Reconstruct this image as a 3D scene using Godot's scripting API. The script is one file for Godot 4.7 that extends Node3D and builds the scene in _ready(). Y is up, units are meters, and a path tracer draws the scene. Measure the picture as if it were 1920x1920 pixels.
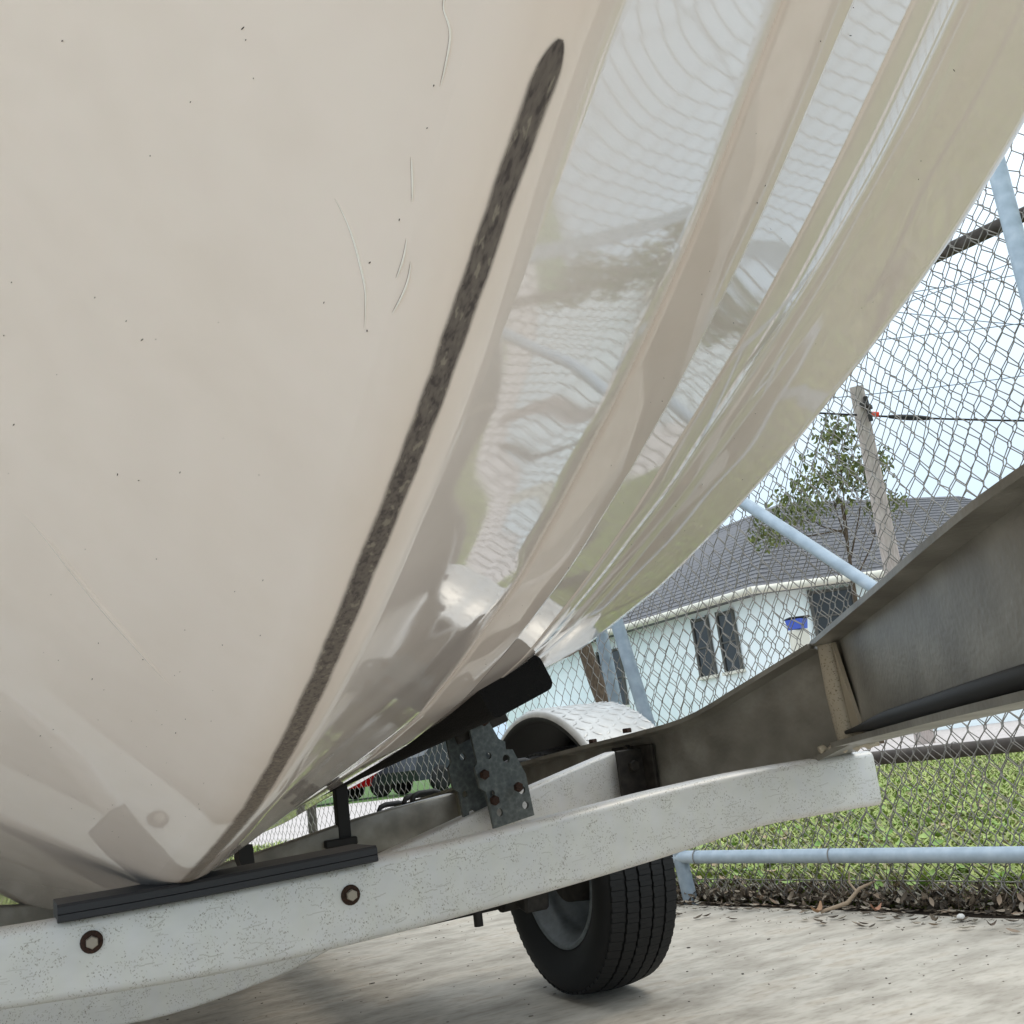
extends Node3D

# ---------------------------------------------------------------- mesh helpers
class MB:
	var st := SurfaceTool.new()
	var group := 0
	func _init() -> void:
		st.begin(Mesh.PRIMITIVE_TRIANGLES)
	func next() -> void:
		group += 1
	func v(p: Vector3, uv: Vector2) -> void:
		st.set_smooth_group(group)
		st.set_uv(uv)
		st.add_vertex(p)
	func tri(a: Vector3, b: Vector3, c: Vector3, ua := Vector2.ZERO, ub := Vector2.ZERO, uc := Vector2.ZERO) -> void:
		v(a, ua); v(b, ub); v(c, uc)
	func quad(a: Vector3, b: Vector3, c: Vector3, d: Vector3, ua := Vector2.ZERO, ub := Vector2(1, 0), uc := Vector2(1, 1), ud := Vector2(0, 1)) -> void:
		tri(a, b, c, ua, ub, uc)
		tri(a, c, d, ua, uc, ud)
	func grid(rows: Array, uvs: Array = [], flip := false) -> void:
		next()
		for i in rows.size() - 1:
			var r: PackedVector3Array = rows[i]
			var q: PackedVector3Array = rows[i + 1]
			for j in r.size() - 1:
				var ua := Vector2(j, i); var ub := Vector2(j + 1, i); var uc := Vector2(j + 1, i + 1); var ud := Vector2(j, i + 1)
				if uvs.size():
					ua = uvs[i][j]; ub = uvs[i][j + 1]; uc = uvs[i + 1][j + 1]; ud = uvs[i + 1][j]
				if flip:
					quad(r[j], q[j], q[j + 1], r[j + 1], ua, ud, uc, ub)
				else:
					quad(r[j], r[j + 1], q[j + 1], q[j], ua, ub, uc, ud)
	func fan(loop: PackedVector3Array, flip := false) -> void:
		next()
		var c := Vector3.ZERO
		for p in loop:
			c += p
		c /= loop.size()
		for i in loop.size():
			var a := loop[i]
			var b := loop[(i + 1) % loop.size()]
			if flip:
				tri(c, b, a)
			else:
				tri(c, a, b)
	# box with small chamfers, in the frame t
	func box(t: Transform3D, s: Vector3, ch := 0.003) -> void:
		var h := s * 0.5
		ch = minf(ch, minf(h.x, minf(h.y, h.z)) * 0.6)
		var ax := [Vector3.RIGHT, Vector3.UP, Vector3.BACK]
		for k in 3:
			for sg in [-1.0, 1.0]:
				var n: Vector3 = ax[k] * sg
				var u: Vector3 = ax[(k + 1) % 3]
				var w: Vector3 = ax[(k + 2) % 3]
				var hu: float = h[(k + 1) % 3] - ch
				var hw: float = h[(k + 2) % 3] - ch
				var o: Vector3 = n * h[k]
				var p := [o - u * hu - w * hw, o + u * hu - w * hw, o + u * hu + w * hw, o - u * hu + w * hw]
				next()
				var uv := [Vector2(-hu, -hw), Vector2(hu, -hw), Vector2(hu, hw), Vector2(-hu, hw)]
				if sg > 0.0:
					quad(t * p[0], t * p[3], t * p[2], t * p[1], uv[0], uv[3], uv[2], uv[1])
				else:
					quad(t * p[0], t * p[1], t * p[2], t * p[3], uv[0], uv[1], uv[2], uv[3])
		# chamfer strips along the twelve edges and the eight corners
		for k in 3:
			var u: Vector3 = ax[(k + 1) % 3]
			var w: Vector3 = ax[(k + 2) % 3]
			var a: Vector3 = ax[k] * (h[k] - ch)
			for su in [-1.0, 1.0]:
				for sw in [-1.0, 1.0]:
					var c1: Vector3 = u * su * h[(k + 1) % 3] + w * sw * (h[(k + 2) % 3] - ch)
					var c2: Vector3 = u * su * (h[(k + 1) % 3] - ch) + w * sw * h[(k + 2) % 3]
					next()
					if su * sw > 0.0:
						quad(t * (c1 - a), t * (c1 + a), t * (c2 + a), t * (c2 - a))
					else:
						quad(t * (c1 - a), t * (c2 - a), t * (c2 + a), t * (c1 + a))
		for sx in [-1.0, 1.0]:
			for sy in [-1.0, 1.0]:
				for sz in [-1.0, 1.0]:
					var A := Vector3(sx * h.x, sy * (h.y - ch), sz * (h.z - ch))
					var B := Vector3(sx * (h.x - ch), sy * h.y, sz * (h.z - ch))
					var C := Vector3(sx * (h.x - ch), sy * (h.y - ch), sz * h.z)
					next()
					if sx * sy * sz > 0.0:
						tri(t * A, t * C, t * B)
					else:
						tri(t * A, t * B, t * C)
	func tube(path: PackedVector3Array, radii, n := 10, caps := true) -> void:
		var rows := []
		var uvs := []
		var ref := Vector3.UP
		var along := 0.0
		for i in path.size():
			var d := (path[mini(i + 1, path.size() - 1)] - path[maxi(i - 1, 0)]).normalized()
			if absf(d.dot(ref)) > 0.95:
				ref = Vector3.RIGHT if absf(d.x) < 0.9 else Vector3.BACK
			var e := d.cross(ref).normalized()
			var f := e.cross(d).normalized()
			ref = f
			var r: float = radii if radii is float else radii[i]
			var row := PackedVector3Array()
			var ur := []
			if i > 0:
				along += path[i].distance_to(path[i - 1])
			for j in n + 1:
				var a := TAU * (j % n) / n
				row.append(path[i] + (e * cos(a) + f * sin(a)) * r)
				ur.append(Vector2(along, float(j) / n * TAU * r))
			rows.append(row)
			uvs.append(ur)
		grid(rows, uvs, true)
		if caps:
			fan(rows[0].slice(0, n), true)
			fan(rows[-1].slice(0, n), false)
	# closed or open profile (x, y) revolved round the axis t.basis.x; profile x runs along the axis, y is the radius
	func lathe(t: Transform3D, prof: PackedVector2Array, n := 48, sharp := false) -> void:
		for k in prof.size() - 1 if sharp else 1:
			var rows := []
			for i in n + 1:
				var a := TAU * (i % n) / n
				var row := PackedVector3Array()
				for p in (prof.slice(k, k + 2) if sharp else prof):
					row.append(t * Vector3(p.x, p.y * cos(a), p.y * sin(a)))
				rows.append(row)
			grid(rows)
	# outline swept along frames: frames[i] is a Transform3D, the outline lies in its x-y plane
	func sweep(outline: PackedVector2Array, frames: Array, sharp := true, ulen := 1.0) -> void:
		var n := outline.size()
		var along := [0.0]
		for i in range(1, frames.size()):
			along.append(along[-1] + frames[i].origin.distance_to(frames[i - 1].origin))
		var round := [0.0]
		for j in n:
			round.append(round[-1] + outline[j].distance_to(outline[(j + 1) % n]))
		if not sharp:
			next()
		for j in n:
			var rows := []
			var uvs := []
			for i in frames.size():
				var a := outline[j]
				var b := outline[(j + 1) % n]
				rows.append(PackedVector3Array([frames[i] * Vector3(a.x, a.y, 0), frames[i] * Vector3(b.x, b.y, 0)]))
				uvs.append([Vector2(along[i], round[j]) / ulen, Vector2(along[i], round[j + 1]) / ulen])
			if sharp:
				grid(rows, uvs)
			else:
				group -= 1
				grid(rows, uvs)
		var tris := Geometry2D.triangulate_polygon(outline)
		for f in [0, frames.size() - 1]:
			next()
			for k in range(0, tris.size(), 3):
				var p := []
				for m in 3:
					var o := outline[tris[k + m]]
					p.append(frames[f] * Vector3(o.x, o.y, 0))
				tri(p[0], p[1], p[2], outline[tris[k]] / ulen, outline[tris[k + 1]] / ulen, outline[tris[k + 2]] / ulen)
	func done() -> ArrayMesh:
		st.generate_normals()
		return st.commit()

var rng := RandomNumberGenerator.new()
var M := {}
var taken := {}

func numbered(called: String) -> String:
	taken[called] = taken.get(called, -1) + 1
	return called if taken[called] == 0 else "%s_%03d" % [called, taken[called]]

func glob(n: Node) -> Vector3:
	var p := Vector3.ZERO
	while n is Node3D and n != self:
		p += n.position
		n = n.get_parent()
	return p

func tag(o: Node, label: String, category: String, group := "") -> void:
	o.set_meta("label", label)
	o.set_meta("category", category)
	if group:
		o.set_meta("group", group)

func thing(called: String, at: Vector3, label: String, category: String, group := "") -> Node3D:
	var o := Node3D.new()
	o.name = numbered(called)
	add_child(o)
	o.position = at
	tag(o, label, category, group)
	return o

# meshes are made in world coordinates and set back by their parent's place
func part(called: String, mesh: Mesh, mat: Material, parent: Node = self, stuff := false) -> MeshInstance3D:
	var m := MeshInstance3D.new()
	m.mesh = mesh
	m.material_override = mat
	m.name = numbered(called) if parent == self else called
	parent.add_child(m, true)
	m.position = -glob(parent)
	m.cast_shadow = GeometryInstance3D.SHADOW_CASTING_SETTING_ON
	if stuff:
		m.set_meta("kind", "stuff")
	return m

func ground(called: String, mesh: Mesh, mat: Material) -> MeshInstance3D:
	var m := part(called, mesh, mat)
	m.set_meta("kind", "structure")
	return m

func scatter(called: String, mesh: Mesh, mat: Material, places: Array, colors: Array, parent: Node) -> MultiMeshInstance3D:
	var mm := MultiMesh.new()
	mm.transform_format = MultiMesh.TRANSFORM_3D
	mm.use_colors = colors.size() > 0
	mm.mesh = mesh
	mm.instance_count = places.size()
	for i in places.size():
		mm.set_instance_transform(i, places[i])
		if colors.size():
			mm.set_instance_color(i, colors[i])
	var o := MultiMeshInstance3D.new()
	o.multimesh = mm
	o.material_override = mat
	o.name = numbered(called) if parent == self else called
	parent.add_child(o, true)
	o.position = -glob(parent)
	o.set_meta("kind", "stuff")
	return o

# ---------------------------------------------------------------- materials
func noise_tex(freq: float, ramp: Array, octaves := 4, kind := FastNoiseLite.TYPE_SIMPLEX_SMOOTH, size := 512, s := 1, normal := false, bump := 4.0) -> NoiseTexture2D:
	var n := FastNoiseLite.new()
	n.noise_type = kind
	n.frequency = freq
	n.fractal_octaves = octaves
	n.seed = s
	var t := NoiseTexture2D.new()
	t.width = size
	t.height = size
	t.seamless = true
	t.noise = n
	if normal:
		t.as_normal_map = true
		t.bump_strength = bump
	elif ramp.size():
		var g := Gradient.new()
		var offs := PackedFloat32Array()
		var cols := PackedColorArray()
		for k in ramp:
			offs.append(k[0])
			cols.append(k[1])
		g.offsets = offs
		g.colors = cols
		t.color_ramp = g
	return t

func lin(r: float, g: float, b: float) -> Color:
	return Color(r, g, b).linear_to_srgb()

func plain(c: Color, rough := 0.7, metal := 0.0) -> StandardMaterial3D:
	var m := StandardMaterial3D.new()
	m.albedo_color = c
	m.roughness = rough
	m.metallic = metal
	return m

func tri_mat(tex: Texture2D, scale: Vector3, rough := 0.8, metal := 0.0, norm: Texture2D = null, nscale := 1.0) -> StandardMaterial3D:
	var m := StandardMaterial3D.new()
	m.albedo_texture = tex
	m.roughness = rough
	m.metallic = metal
	m.uv1_triplanar = true
	m.uv1_world_triplanar = true
	m.uv1_scale = scale
	if norm:
		m.normal_enabled = true
		m.normal_texture = norm
		m.normal_scale = nscale
	return m

func fleck_image(base: Color, flecks: Array, w: int, h: int, s: int, mottle := 0.03) -> ImageTexture:
	var r := RandomNumberGenerator.new()
	r.seed = s
	var im := Image.create_empty(w, h, false, Image.FORMAT_RGB8)
	var n := FastNoiseLite.new()
	n.frequency = 0.012
	n.seed = s
	n.fractal_octaves = 5
	for y in h:
		for x in w:
			var k := 1.0 + mottle * n.get_noise_2d(x * 0.6, y * 2.0) * 2.0
			im.set_pixel(x, y, Color(base.r * k, base.g * k, base.b * k * (1.0 + 0.02 * n.get_noise_2d(x + 900.0, y))))
	for f in flecks:
		var count: int = f[0]
		for i in count:
			var c: Color = f[1]
			var x := r.randf() * w
			var y := r.randf() * h
			if n.get_noise_2d(x * 0.9 + 3000.0, y * 1.5) < f[4] - 0.35 + r.randf() * 0.5:
				continue
			var a: float = r.randf_range(-0.8, 0.8) * f[3]
			var len := r.randf_range(1.0, f[2])
			var al := r.randf_range(0.35, 1.0)
			for k in int(len):
				var px := posmod(int(x), w)
				var py := posmod(int(y), h)
				im.set_pixel(px, py, im.get_pixel(px, py).lerp(c, al))
				x += cos(a)
				y += sin(a)
				a += r.randf_range(-0.5, 0.5) * f[3]
	return ImageTexture.create_from_image(im)

# the worn strip on the keel: mottled dark grey that thins out towards its edges, browner and paler low down
func wear_image() -> ImageTexture:
	var w := 64
	var h := 1536
	var im := Image.create_empty(w, h, false, Image.FORMAT_RGBA8)
	var n := FastNoiseLite.new()
	n.frequency = 0.035
	n.fractal_octaves = 4
	n.seed = 77
	var e := FastNoiseLite.new()
	e.frequency = 0.02
	e.fractal_octaves = 4
	e.seed = 78
	for y in h:
		var t := y / float(h)
		var grow := 1.0 + 2.0 * t
		for x in w:
			var a := n.get_noise_2d(x * 1.3, y * 1.1 * grow)
			var b := n.get_noise_2d(x * 3.0 + 500.0, y * 2.6 * grow + 300.0)
			var v := 0.36 + 0.30 * a + 0.16 * b
			var big := smoothstep(0.28, 0.42, n.get_noise_2d(x * 1.0 + 90.0, y * 0.9 * grow + 2000.0))
			var c := Color(0.29, 0.262, 0.265).lerp(Color(0.52, 0.492, 0.462), clampf(v + 0.15, 0.0, 1.0))
			c = c.lerp(Color(0.60, 0.575, 0.53), big * 0.7)
			c = c.lerp(Color(0.55, 0.50, 0.445), smoothstep(0.12, 0.75, t) * 0.72)
			c = c.lerp(Color(0.24, 0.215, 0.22), smoothstep(0.05, 0.5, -a - 0.4 * b) * (0.6 - 0.4 * t))
			var u := absf((x + 0.5) / w - 0.5) * 2.0
			var soft := 0.34 + 0.12 * e.get_noise_2d(x * 0.2, y * 1.5) + 0.18 * t
			var ed := 0.80 + 0.09 * e.get_noise_2d(y * 0.6, 0.0 if x < w / 2 else 700.0)
			var al := 1.0 - smoothstep(ed - soft, ed + 0.10, u)
			al *= clampf(1.04 - 0.34 * t + (0.35 + 0.5 * t) * minf(b + 0.1, 0.0), 0.0, 1.0)
			var tip := sqrt(clampf(y / 26.0, 0.0, 1.0))
			al *= 1.0 - smoothstep(tip * 0.8 - 0.05, tip + 0.02, u)
			im.set_pixel(x, y, Color(c.r, c.g, c.b, al))
	return ImageTexture.create_from_image(im)

func materials() -> void:
	# gelcoat: warm cream, glossy, with the faint waviness of moulded fibreglass
	var g := StandardMaterial3D.new()
	g.albedo_color = lin(0.93, 0.838, 0.79)
	g.albedo_texture = noise_tex(0.008, [[0.0, Color(0.975, 0.97, 0.96)], [0.45, Color(0.992, 0.989, 0.985)], [1.0, Color(1, 1, 1)]], 6, FastNoiseLite.TYPE_SIMPLEX_SMOOTH, 1024, 6)
	g.roughness = 0.045
	g.metallic_specular = 0.68
	g.uv1_triplanar = true
	g.uv1_world_triplanar = true
	g.uv1_scale = Vector3(1.6, 1.6, 1.6)
	g.normal_enabled = true
	g.normal_texture = noise_tex(0.02, [], 3, FastNoiseLite.TYPE_SIMPLEX_SMOOTH, 1024, 7, true, 1.0)
	g.normal_scale = 0.015
	M.gelcoat = g
	var kp := StandardMaterial3D.new()
	kp.albedo_texture = wear_image()
	kp.transparency = BaseMaterial3D.TRANSPARENCY_ALPHA
	kp.roughness = 0.6
	kp.texture_repeat = false
	M.keel_strip = kp
	M.dirt = plain(Color(0.12, 0.09, 0.07), 0.9)
	M.rust_spot = plain(Color(0.42, 0.22, 0.12), 0.9)
	M.scratch_shadow = plain(Color(0.74, 0.68, 0.65), 0.7)  # thin shadow beside each scratch, put into the colour
	M.scratch_light = plain(Color(1.0, 0.99, 0.97), 0.5)
	# oxidised aluminium
	var al := StandardMaterial3D.new()
	al.albedo_texture = fleck_image(Color(0.84, 0.834, 0.82), [[34000, Color(0.61, 0.585, 0.54), 5.0, 0.9, 0.02], [15000, Color(0.44, 0.405, 0.36), 5.0, 0.9, 0.14], [900, Color(0.70, 0.685, 0.655), 60.0, 0.08, -0.3], [260, Color(0.27, 0.23, 0.19), 7.0, 0.9, 0.1]], 1536, 768, 21, 0.016)
	al.roughness = 0.42
	al.metallic = 0.15
	M.alu = al
	M.alu_dull = tri_mat(noise_tex(0.012, [[0.0, Color(0.44, 0.428, 0.40)], [0.5, Color(0.54, 0.528, 0.495)], [1.0, Color(0.66, 0.648, 0.62)]], 5, FastNoiseLite.TYPE_SIMPLEX_SMOOTH, 512, 31), Vector3(1.3, 1.3, 1.3), 0.40, 0.3, noise_tex(0.15, [], 3, FastNoiseLite.TYPE_SIMPLEX_SMOOTH, 512, 32, true, 2.0), 0.15)
	M.alu_speck = al.duplicate()
	M.alu_speck.albedo_color = Color(0.86, 0.82, 0.75)
	M.galv = tri_mat(noise_tex(0.05, [[0.0, Color(0.29, 0.31, 0.31)], [0.5, Color(0.37, 0.39, 0.385)], [1.0, Color(0.48, 0.50, 0.49)]], 3, FastNoiseLite.TYPE_CELLULAR, 512, 41), Vector3(4, 4, 4), 0.55, 0.3)
	M.galv_light = tri_mat(noise_tex(0.05, [[0.0, Color(0.38, 0.40, 0.41)], [1.0, Color(0.52, 0.545, 0.555)]], 3, FastNoiseLite.TYPE_CELLULAR, 256, 42), Vector3(4, 4, 4), 0.45, 0.3)
	M.carpet = tri_mat(noise_tex(0.15, [[0.0, Color(0.012, 0.012, 0.013)], [1.0, Color(0.075, 0.072, 0.07)]], 3, FastNoiseLite.TYPE_SIMPLEX_SMOOTH, 512, 51), Vector3(5, 5, 5), 1.0, 0.0, noise_tex(0.2, [], 3, FastNoiseLite.TYPE_SIMPLEX_SMOOTH, 512, 52, true, 10.0), 1.0)
	M.rubber = plain(Color(0.15, 0.155, 0.175), 0.55)
	M.tyre = tri_mat(noise_tex(0.02, [[0.0, Color(0.035, 0.035, 0.037)], [1.0, Color(0.075, 0.074, 0.073)]], 5, FastNoiseLite.TYPE_SIMPLEX_SMOOTH, 256, 61), Vector3(3, 3, 3), 0.75)
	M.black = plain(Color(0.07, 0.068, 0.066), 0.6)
	M.rusty = tri_mat(noise_tex(0.05, [[0.0, Color(0.12, 0.075, 0.055)], [1.0, Color(0.32, 0.21, 0.15)]], 4, FastNoiseLite.TYPE_SIMPLEX_SMOOTH, 256, 71), Vector3(20, 20, 20), 0.85, 0.2)
	M.bolt = plain(Color(0.62, 0.58, 0.53), 0.5, 0.5)
	M.dark_steel = tri_mat(noise_tex(0.03, [[0.0, Color(0.13, 0.12, 0.11)], [1.0, Color(0.25, 0.23, 0.21)]], 4, FastNoiseLite.TYPE_SIMPLEX_SMOOTH, 256, 72), Vector3(5, 5, 5), 0.7, 0.2)
	M.plate = tri_mat(noise_tex(0.02, [[0.0, Color(0.68, 0.675, 0.66)], [1.0, Color(0.80, 0.795, 0.78)]], 4, FastNoiseLite.TYPE_SIMPLEX_SMOOTH, 256, 73), Vector3(3, 3, 3), 0.35, 0.35)
	# fence
	M.wire = tri_mat(noise_tex(0.02, [[0.0, Color(0.40, 0.375, 0.35)], [0.5, Color(0.54, 0.52, 0.495)], [1.0, Color(0.70, 0.685, 0.66)]], 4, FastNoiseLite.TYPE_SIMPLEX_SMOOTH, 256, 81), Vector3(2, 2, 2), 0.6, 0.3)
	M.pipe_blue = tri_mat(noise_tex(0.015, [[0.0, Color(0.60, 0.655, 0.70)], [0.6, Color(0.69, 0.745, 0.79)], [1.0, Color(0.76, 0.80, 0.835)]], 5, FastNoiseLite.TYPE_SIMPLEX_SMOOTH, 512, 82), Vector3(2, 2, 2), 0.5, 0.1)
	M.pipe_grey = tri_mat(noise_tex(0.015, [[0.0, Color(0.50, 0.55, 0.59)], [0.6, Color(0.58, 0.63, 0.67)], [1.0, Color(0.66, 0.70, 0.73)]], 5, FastNoiseLite.TYPE_SIMPLEX_SMOOTH, 512, 84), Vector3(2, 2, 2), 0.5, 0.15)
	M.pipe_dark = tri_mat(noise_tex(0.02, [[0.0, Color(0.24, 0.215, 0.195)], [1.0, Color(0.42, 0.385, 0.36)]], 5, FastNoiseLite.TYPE_SIMPLEX_SMOOTH, 256, 83), Vector3(3, 3, 3), 0.75, 0.1)
	# ground
	var con := StandardMaterial3D.new()
	con.albedo_texture = noise_tex(0.006, [[0.0, Color(0.60, 0.565, 0.51)], [0.35, Color(0.68, 0.645, 0.59)], [0.5, Color(0.72, 0.687, 0.63)], [0.62, Color(0.75, 0.715, 0.66)], [0.8, Color(0.70, 0.655, 0.59)], [1.0, Color(0.78, 0.75, 0.705)]], 6, FastNoiseLite.TYPE_SIMPLEX_SMOOTH, 1024, 91)
	con.uv1_triplanar = true
	con.uv1_world_triplanar = true
	con.uv1_scale = Vector3(0.42, 0.42, 1.0)
	con.roughness = 0.85
	con.detail_enabled = true
	con.detail_blend_mode = BaseMaterial3D.BLEND_MODE_MUL
	con.detail_albedo = noise_tex(0.08, [[0.0, Color(0.88, 0.87, 0.86)], [0.5, Color(1, 1, 1)], [1.0, Color(1, 1, 1)]], 5, FastNoiseLite.TYPE_SIMPLEX_SMOOTH, 512, 92)
	con.normal_enabled = true
	con.normal_texture = noise_tex(0.05, [], 5, FastNoiseLite.TYPE_SIMPLEX_SMOOTH, 512, 93, true, 3.0)
	con.normal_scale = 0.35
	M.concrete = con
	M.soil = tri_mat(noise_tex(0.03, [[0.0, Color(0.13, 0.10, 0.075)], [0.6, Color(0.24, 0.19, 0.14)], [1.0, Color(0.36, 0.30, 0.22)]], 5, FastNoiseLite.TYPE_SIMPLEX_SMOOTH, 512, 94), Vector3(2, 2, 2), 1.0)
	M.turf = tri_mat(noise_tex(0.02, [[0.0, Color(0.18, 0.27, 0.09)], [0.5, Color(0.27, 0.40, 0.13)], [0.75, Color(0.36, 0.45, 0.19)], [1.0, Color(0.46, 0.45, 0.27)]], 6, FastNoiseLite.TYPE_SIMPLEX_SMOOTH, 512, 95), Vector3(0.7, 0.7, 0.7), 1.0)
	M.road = tri_mat(noise_tex(0.03, [[0.0, Color(0.66, 0.625, 0.605)], [1.0, Color(0.82, 0.785, 0.765)]], 6, FastNoiseLite.TYPE_SIMPLEX_SMOOTH, 512, 96), Vector3(0.5, 0.5, 0.5), 0.95)
	var grass := StandardMaterial3D.new()
	grass.vertex_color_use_as_albedo = true
	grass.roughness = 0.6
	grass.backlight_enabled = true
	grass.backlight = Color(0.25, 0.3, 0.1)
	M.leaf = grass
	var litter := StandardMaterial3D.new()
	litter.vertex_color_use_as_albedo = true
	litter.roughness = 0.9
	M.litter = litter
	M.siding = tri_mat(noise_tex(0.01, [[0.0, Color(0.93, 0.97, 0.97)], [1.0, Color(0.97, 0.99, 0.99)]], 4, FastNoiseLite.TYPE_SIMPLEX_SMOOTH, 256, 97), Vector3(0.5, 0.5, 0.5), 0.7)
	M.trim = plain(Color(0.86, 0.84, 0.78), 0.7)
	M.shingle = tri_mat(noise_tex(0.05, [[0.0, Color(0.34, 0.335, 0.345)], [0.5, Color(0.43, 0.425, 0.435)], [1.0, Color(0.53, 0.525, 0.53)]], 5, FastNoiseLite.TYPE_SIMPLEX_SMOOTH, 512, 98), Vector3(0.6, 0.9, 0.6), 0.95)
	M.glass = plain(Color(0.16, 0.17, 0.17), 0.15)
	M.shutter = plain(Color(0.33, 0.32, 0.30), 0.7)
	M.wood = tri_mat(noise_tex(0.02, [[0.0, Color(0.58, 0.53, 0.50)], [0.6, Color(0.72, 0.67, 0.64)], [1.0, Color(0.80, 0.76, 0.73)]], 5, FastNoiseLite.TYPE_SIMPLEX_SMOOTH, 512, 99), Vector3(3, 0.3, 3), 0.9)
	M.bark = tri_mat(noise_tex(0.03, [[0.0, Color(0.20, 0.16, 0.12)], [1.0, Color(0.42, 0.36, 0.29)]], 5, FastNoiseLite.TYPE_SIMPLEX_SMOOTH, 256, 100), Vector3(3, 0.8, 3), 1.0)
	M.cable = plain(Color(0.05, 0.05, 0.055), 0.6)
	M.wire_grey = plain(Color(0.45, 0.5, 0.55), 0.5, 0.3)
	M.orange = plain(Color(0.9, 0.25, 0.12), 0.6)
	M.blue = plain(Color(0.27, 0.37, 0.74), 0.6)
	M.red_paint = plain(Color(0.55, 0.05, 0.06), 0.25)
	M.grey_paint = plain(Color(0.16, 0.17, 0.19), 0.25)
	M.white_paint = plain(Color(0.88, 0.88, 0.87), 0.3)

# ---------------------------------------------------------------- the boat
const AFT := Vector3(0, -0.0973973, -0.9952456)
const UPB := Vector3(0, 0.9952456, -0.0973973)
const MID := 0.198
# stations along the boat: place, deadrise, then the widths of bottom panel, strake, side panel, chine bevel and chine flat
const ST := [[-0.3, 62, 0.02, 0.005, 0.01, 0.006, 0.015], [-0.2, 56, 0.045, 0.012, 0.02, 0.012, 0.03], [-0.1, 49, 0.09, 0.025, 0.045, 0.022, 0.065], [0, 43, 0.155, 0.043, 0.083, 0.036, 0.115], [0.1, 40, 0.215, 0.058, 0.115, 0.05, 0.165], [0.2, 39.6, 0.24, 0.061, 0.115, 0.055, 0.18], [0.3, 39.2, 0.266, 0.061, 0.112, 0.064, 0.2], [0.4, 38.8, 0.3, 0.062, 0.112, 0.074, 0.222], [0.5, 38.6, 0.33, 0.067, 0.118, 0.075, 0.238], [0.6, 38.4, 0.35, 0.072, 0.118, 0.068, 0.249], [0.7, 37.8, 0.36, 0.074, 0.108, 0.064, 0.256], [0.8, 36.25, 0.366, 0.074, 0.1, 0.062, 0.25], [0.9, 34.5, 0.366, 0.075, 0.098, 0.06, 0.245], [1.0, 32.75, 0.366, 0.075, 0.098, 0.058, 0.24], [1.15, 30.5, 0.37, 0.075, 0.1, 0.055, 0.235], [1.3, 28.8, 0.375, 0.075, 0.11, 0.053, 0.23], [1.6, 25.6, 0.39, 0.075, 0.12, 0.052, 0.225], [2.0, 23.8, 0.41, 0.075, 0.14, 0.05, 0.22], [2.6, 21.5, 0.43, 0.075, 0.16, 0.05, 0.22], [3.5, 18.75, 0.44, 0.075, 0.17, 0.05, 0.22], [5.2, 18, 0.45, 0.075, 0.18, 0.05, 0.22]]
const KEEL := [[-0.35, 2.2], [-0.28, 1.9], [-0.2, 1.45], [-0.1, 1.08], [0.0, 0.972], [0.08, 0.953], [0.159, 0.941], [0.197, 0.930], [0.231, 0.917], [0.271, 0.899], [0.316, 0.879], [0.358, 0.861], [0.412, 0.839], [0.465, 0.821], [0.525, 0.801], [0.567, 0.786], [0.627, 0.767], [0.732, 0.739], [0.884, 0.709], [1.082, 0.687], [1.292, 0.668], [1.6, 0.664], [5.4, 0.664]]
var stations := []
var keel_up := PackedFloat32Array()
var s_at := PackedFloat32Array()

func table(t: Array, s: float) -> Array:
	var i := 0
	while i < t.size() - 2 and t[i + 1][0] < s:
		i += 1
	var k: float = clampf((s - t[i][0]) / (t[i + 1][0] - t[i][0]), 0.0, 1.0)
	var o := []
	for j in t[0].size():
		o.append(lerpf(t[i][j], t[i + 1][j], k))
	return o

func lay_stations() -> void:
	var s := -0.3
	while s < 5.2:
		s_at.append(s)
		s += 0.012 if s < 1.3 else (0.03 if s < 2.2 else 0.12)
	s_at.append(5.2)
	for q in s_at:
		var sum := []
		var up := 0.0
		var total := 0.0
		for k in range(-8, 9):
			var w := 1.0 - absf(k) / 9.0
			var a := table(ST, q + k / 8.0 * 0.16)
			up += table(KEEL, q + k / 8.0 * 0.06)[1] * w
			total += w
			if sum.is_empty():
				for x in a:
					sum.append(x * w)
			else:
				for j in a.size():
					sum[j] += a[j] * w
		for j in sum.size():
			sum[j] /= total
		sum[0] = q
		stations.append(sum)
		keel_up.append(up / total)

func station_at(s: float) -> Array:
	var i := 0
	while i < stations.size() - 2 and s_at[i + 1] < s:
		i += 1
	var k := clampf((s - s_at[i]) / (s_at[i + 1] - s_at[i]), 0.0, 1.0)
	var o := []
	for j in stations[0].size():
		o.append(lerpf(stations[i][j], stations[i + 1][j], k))
	o.append(lerpf(keel_up[i], keel_up[i + 1], k))
	return o

# a point of the hull: station, side (1 right, -1 left), distance out from the keel, height off the skin
func skin(a: Array, side: float, u: float, h: float) -> Vector3:
	var b := deg_to_rad(a[1])
	return a[0] * AFT + a[7] * UPB + Vector3(MID, 0, 0) + (Vector3(side * cos(b), 0, 0) + UPB * sin(b)) * u + (Vector3(side * sin(b), 0, 0) - UPB * cos(b)) * h

const LEFT_WIDE := 1.5

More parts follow.
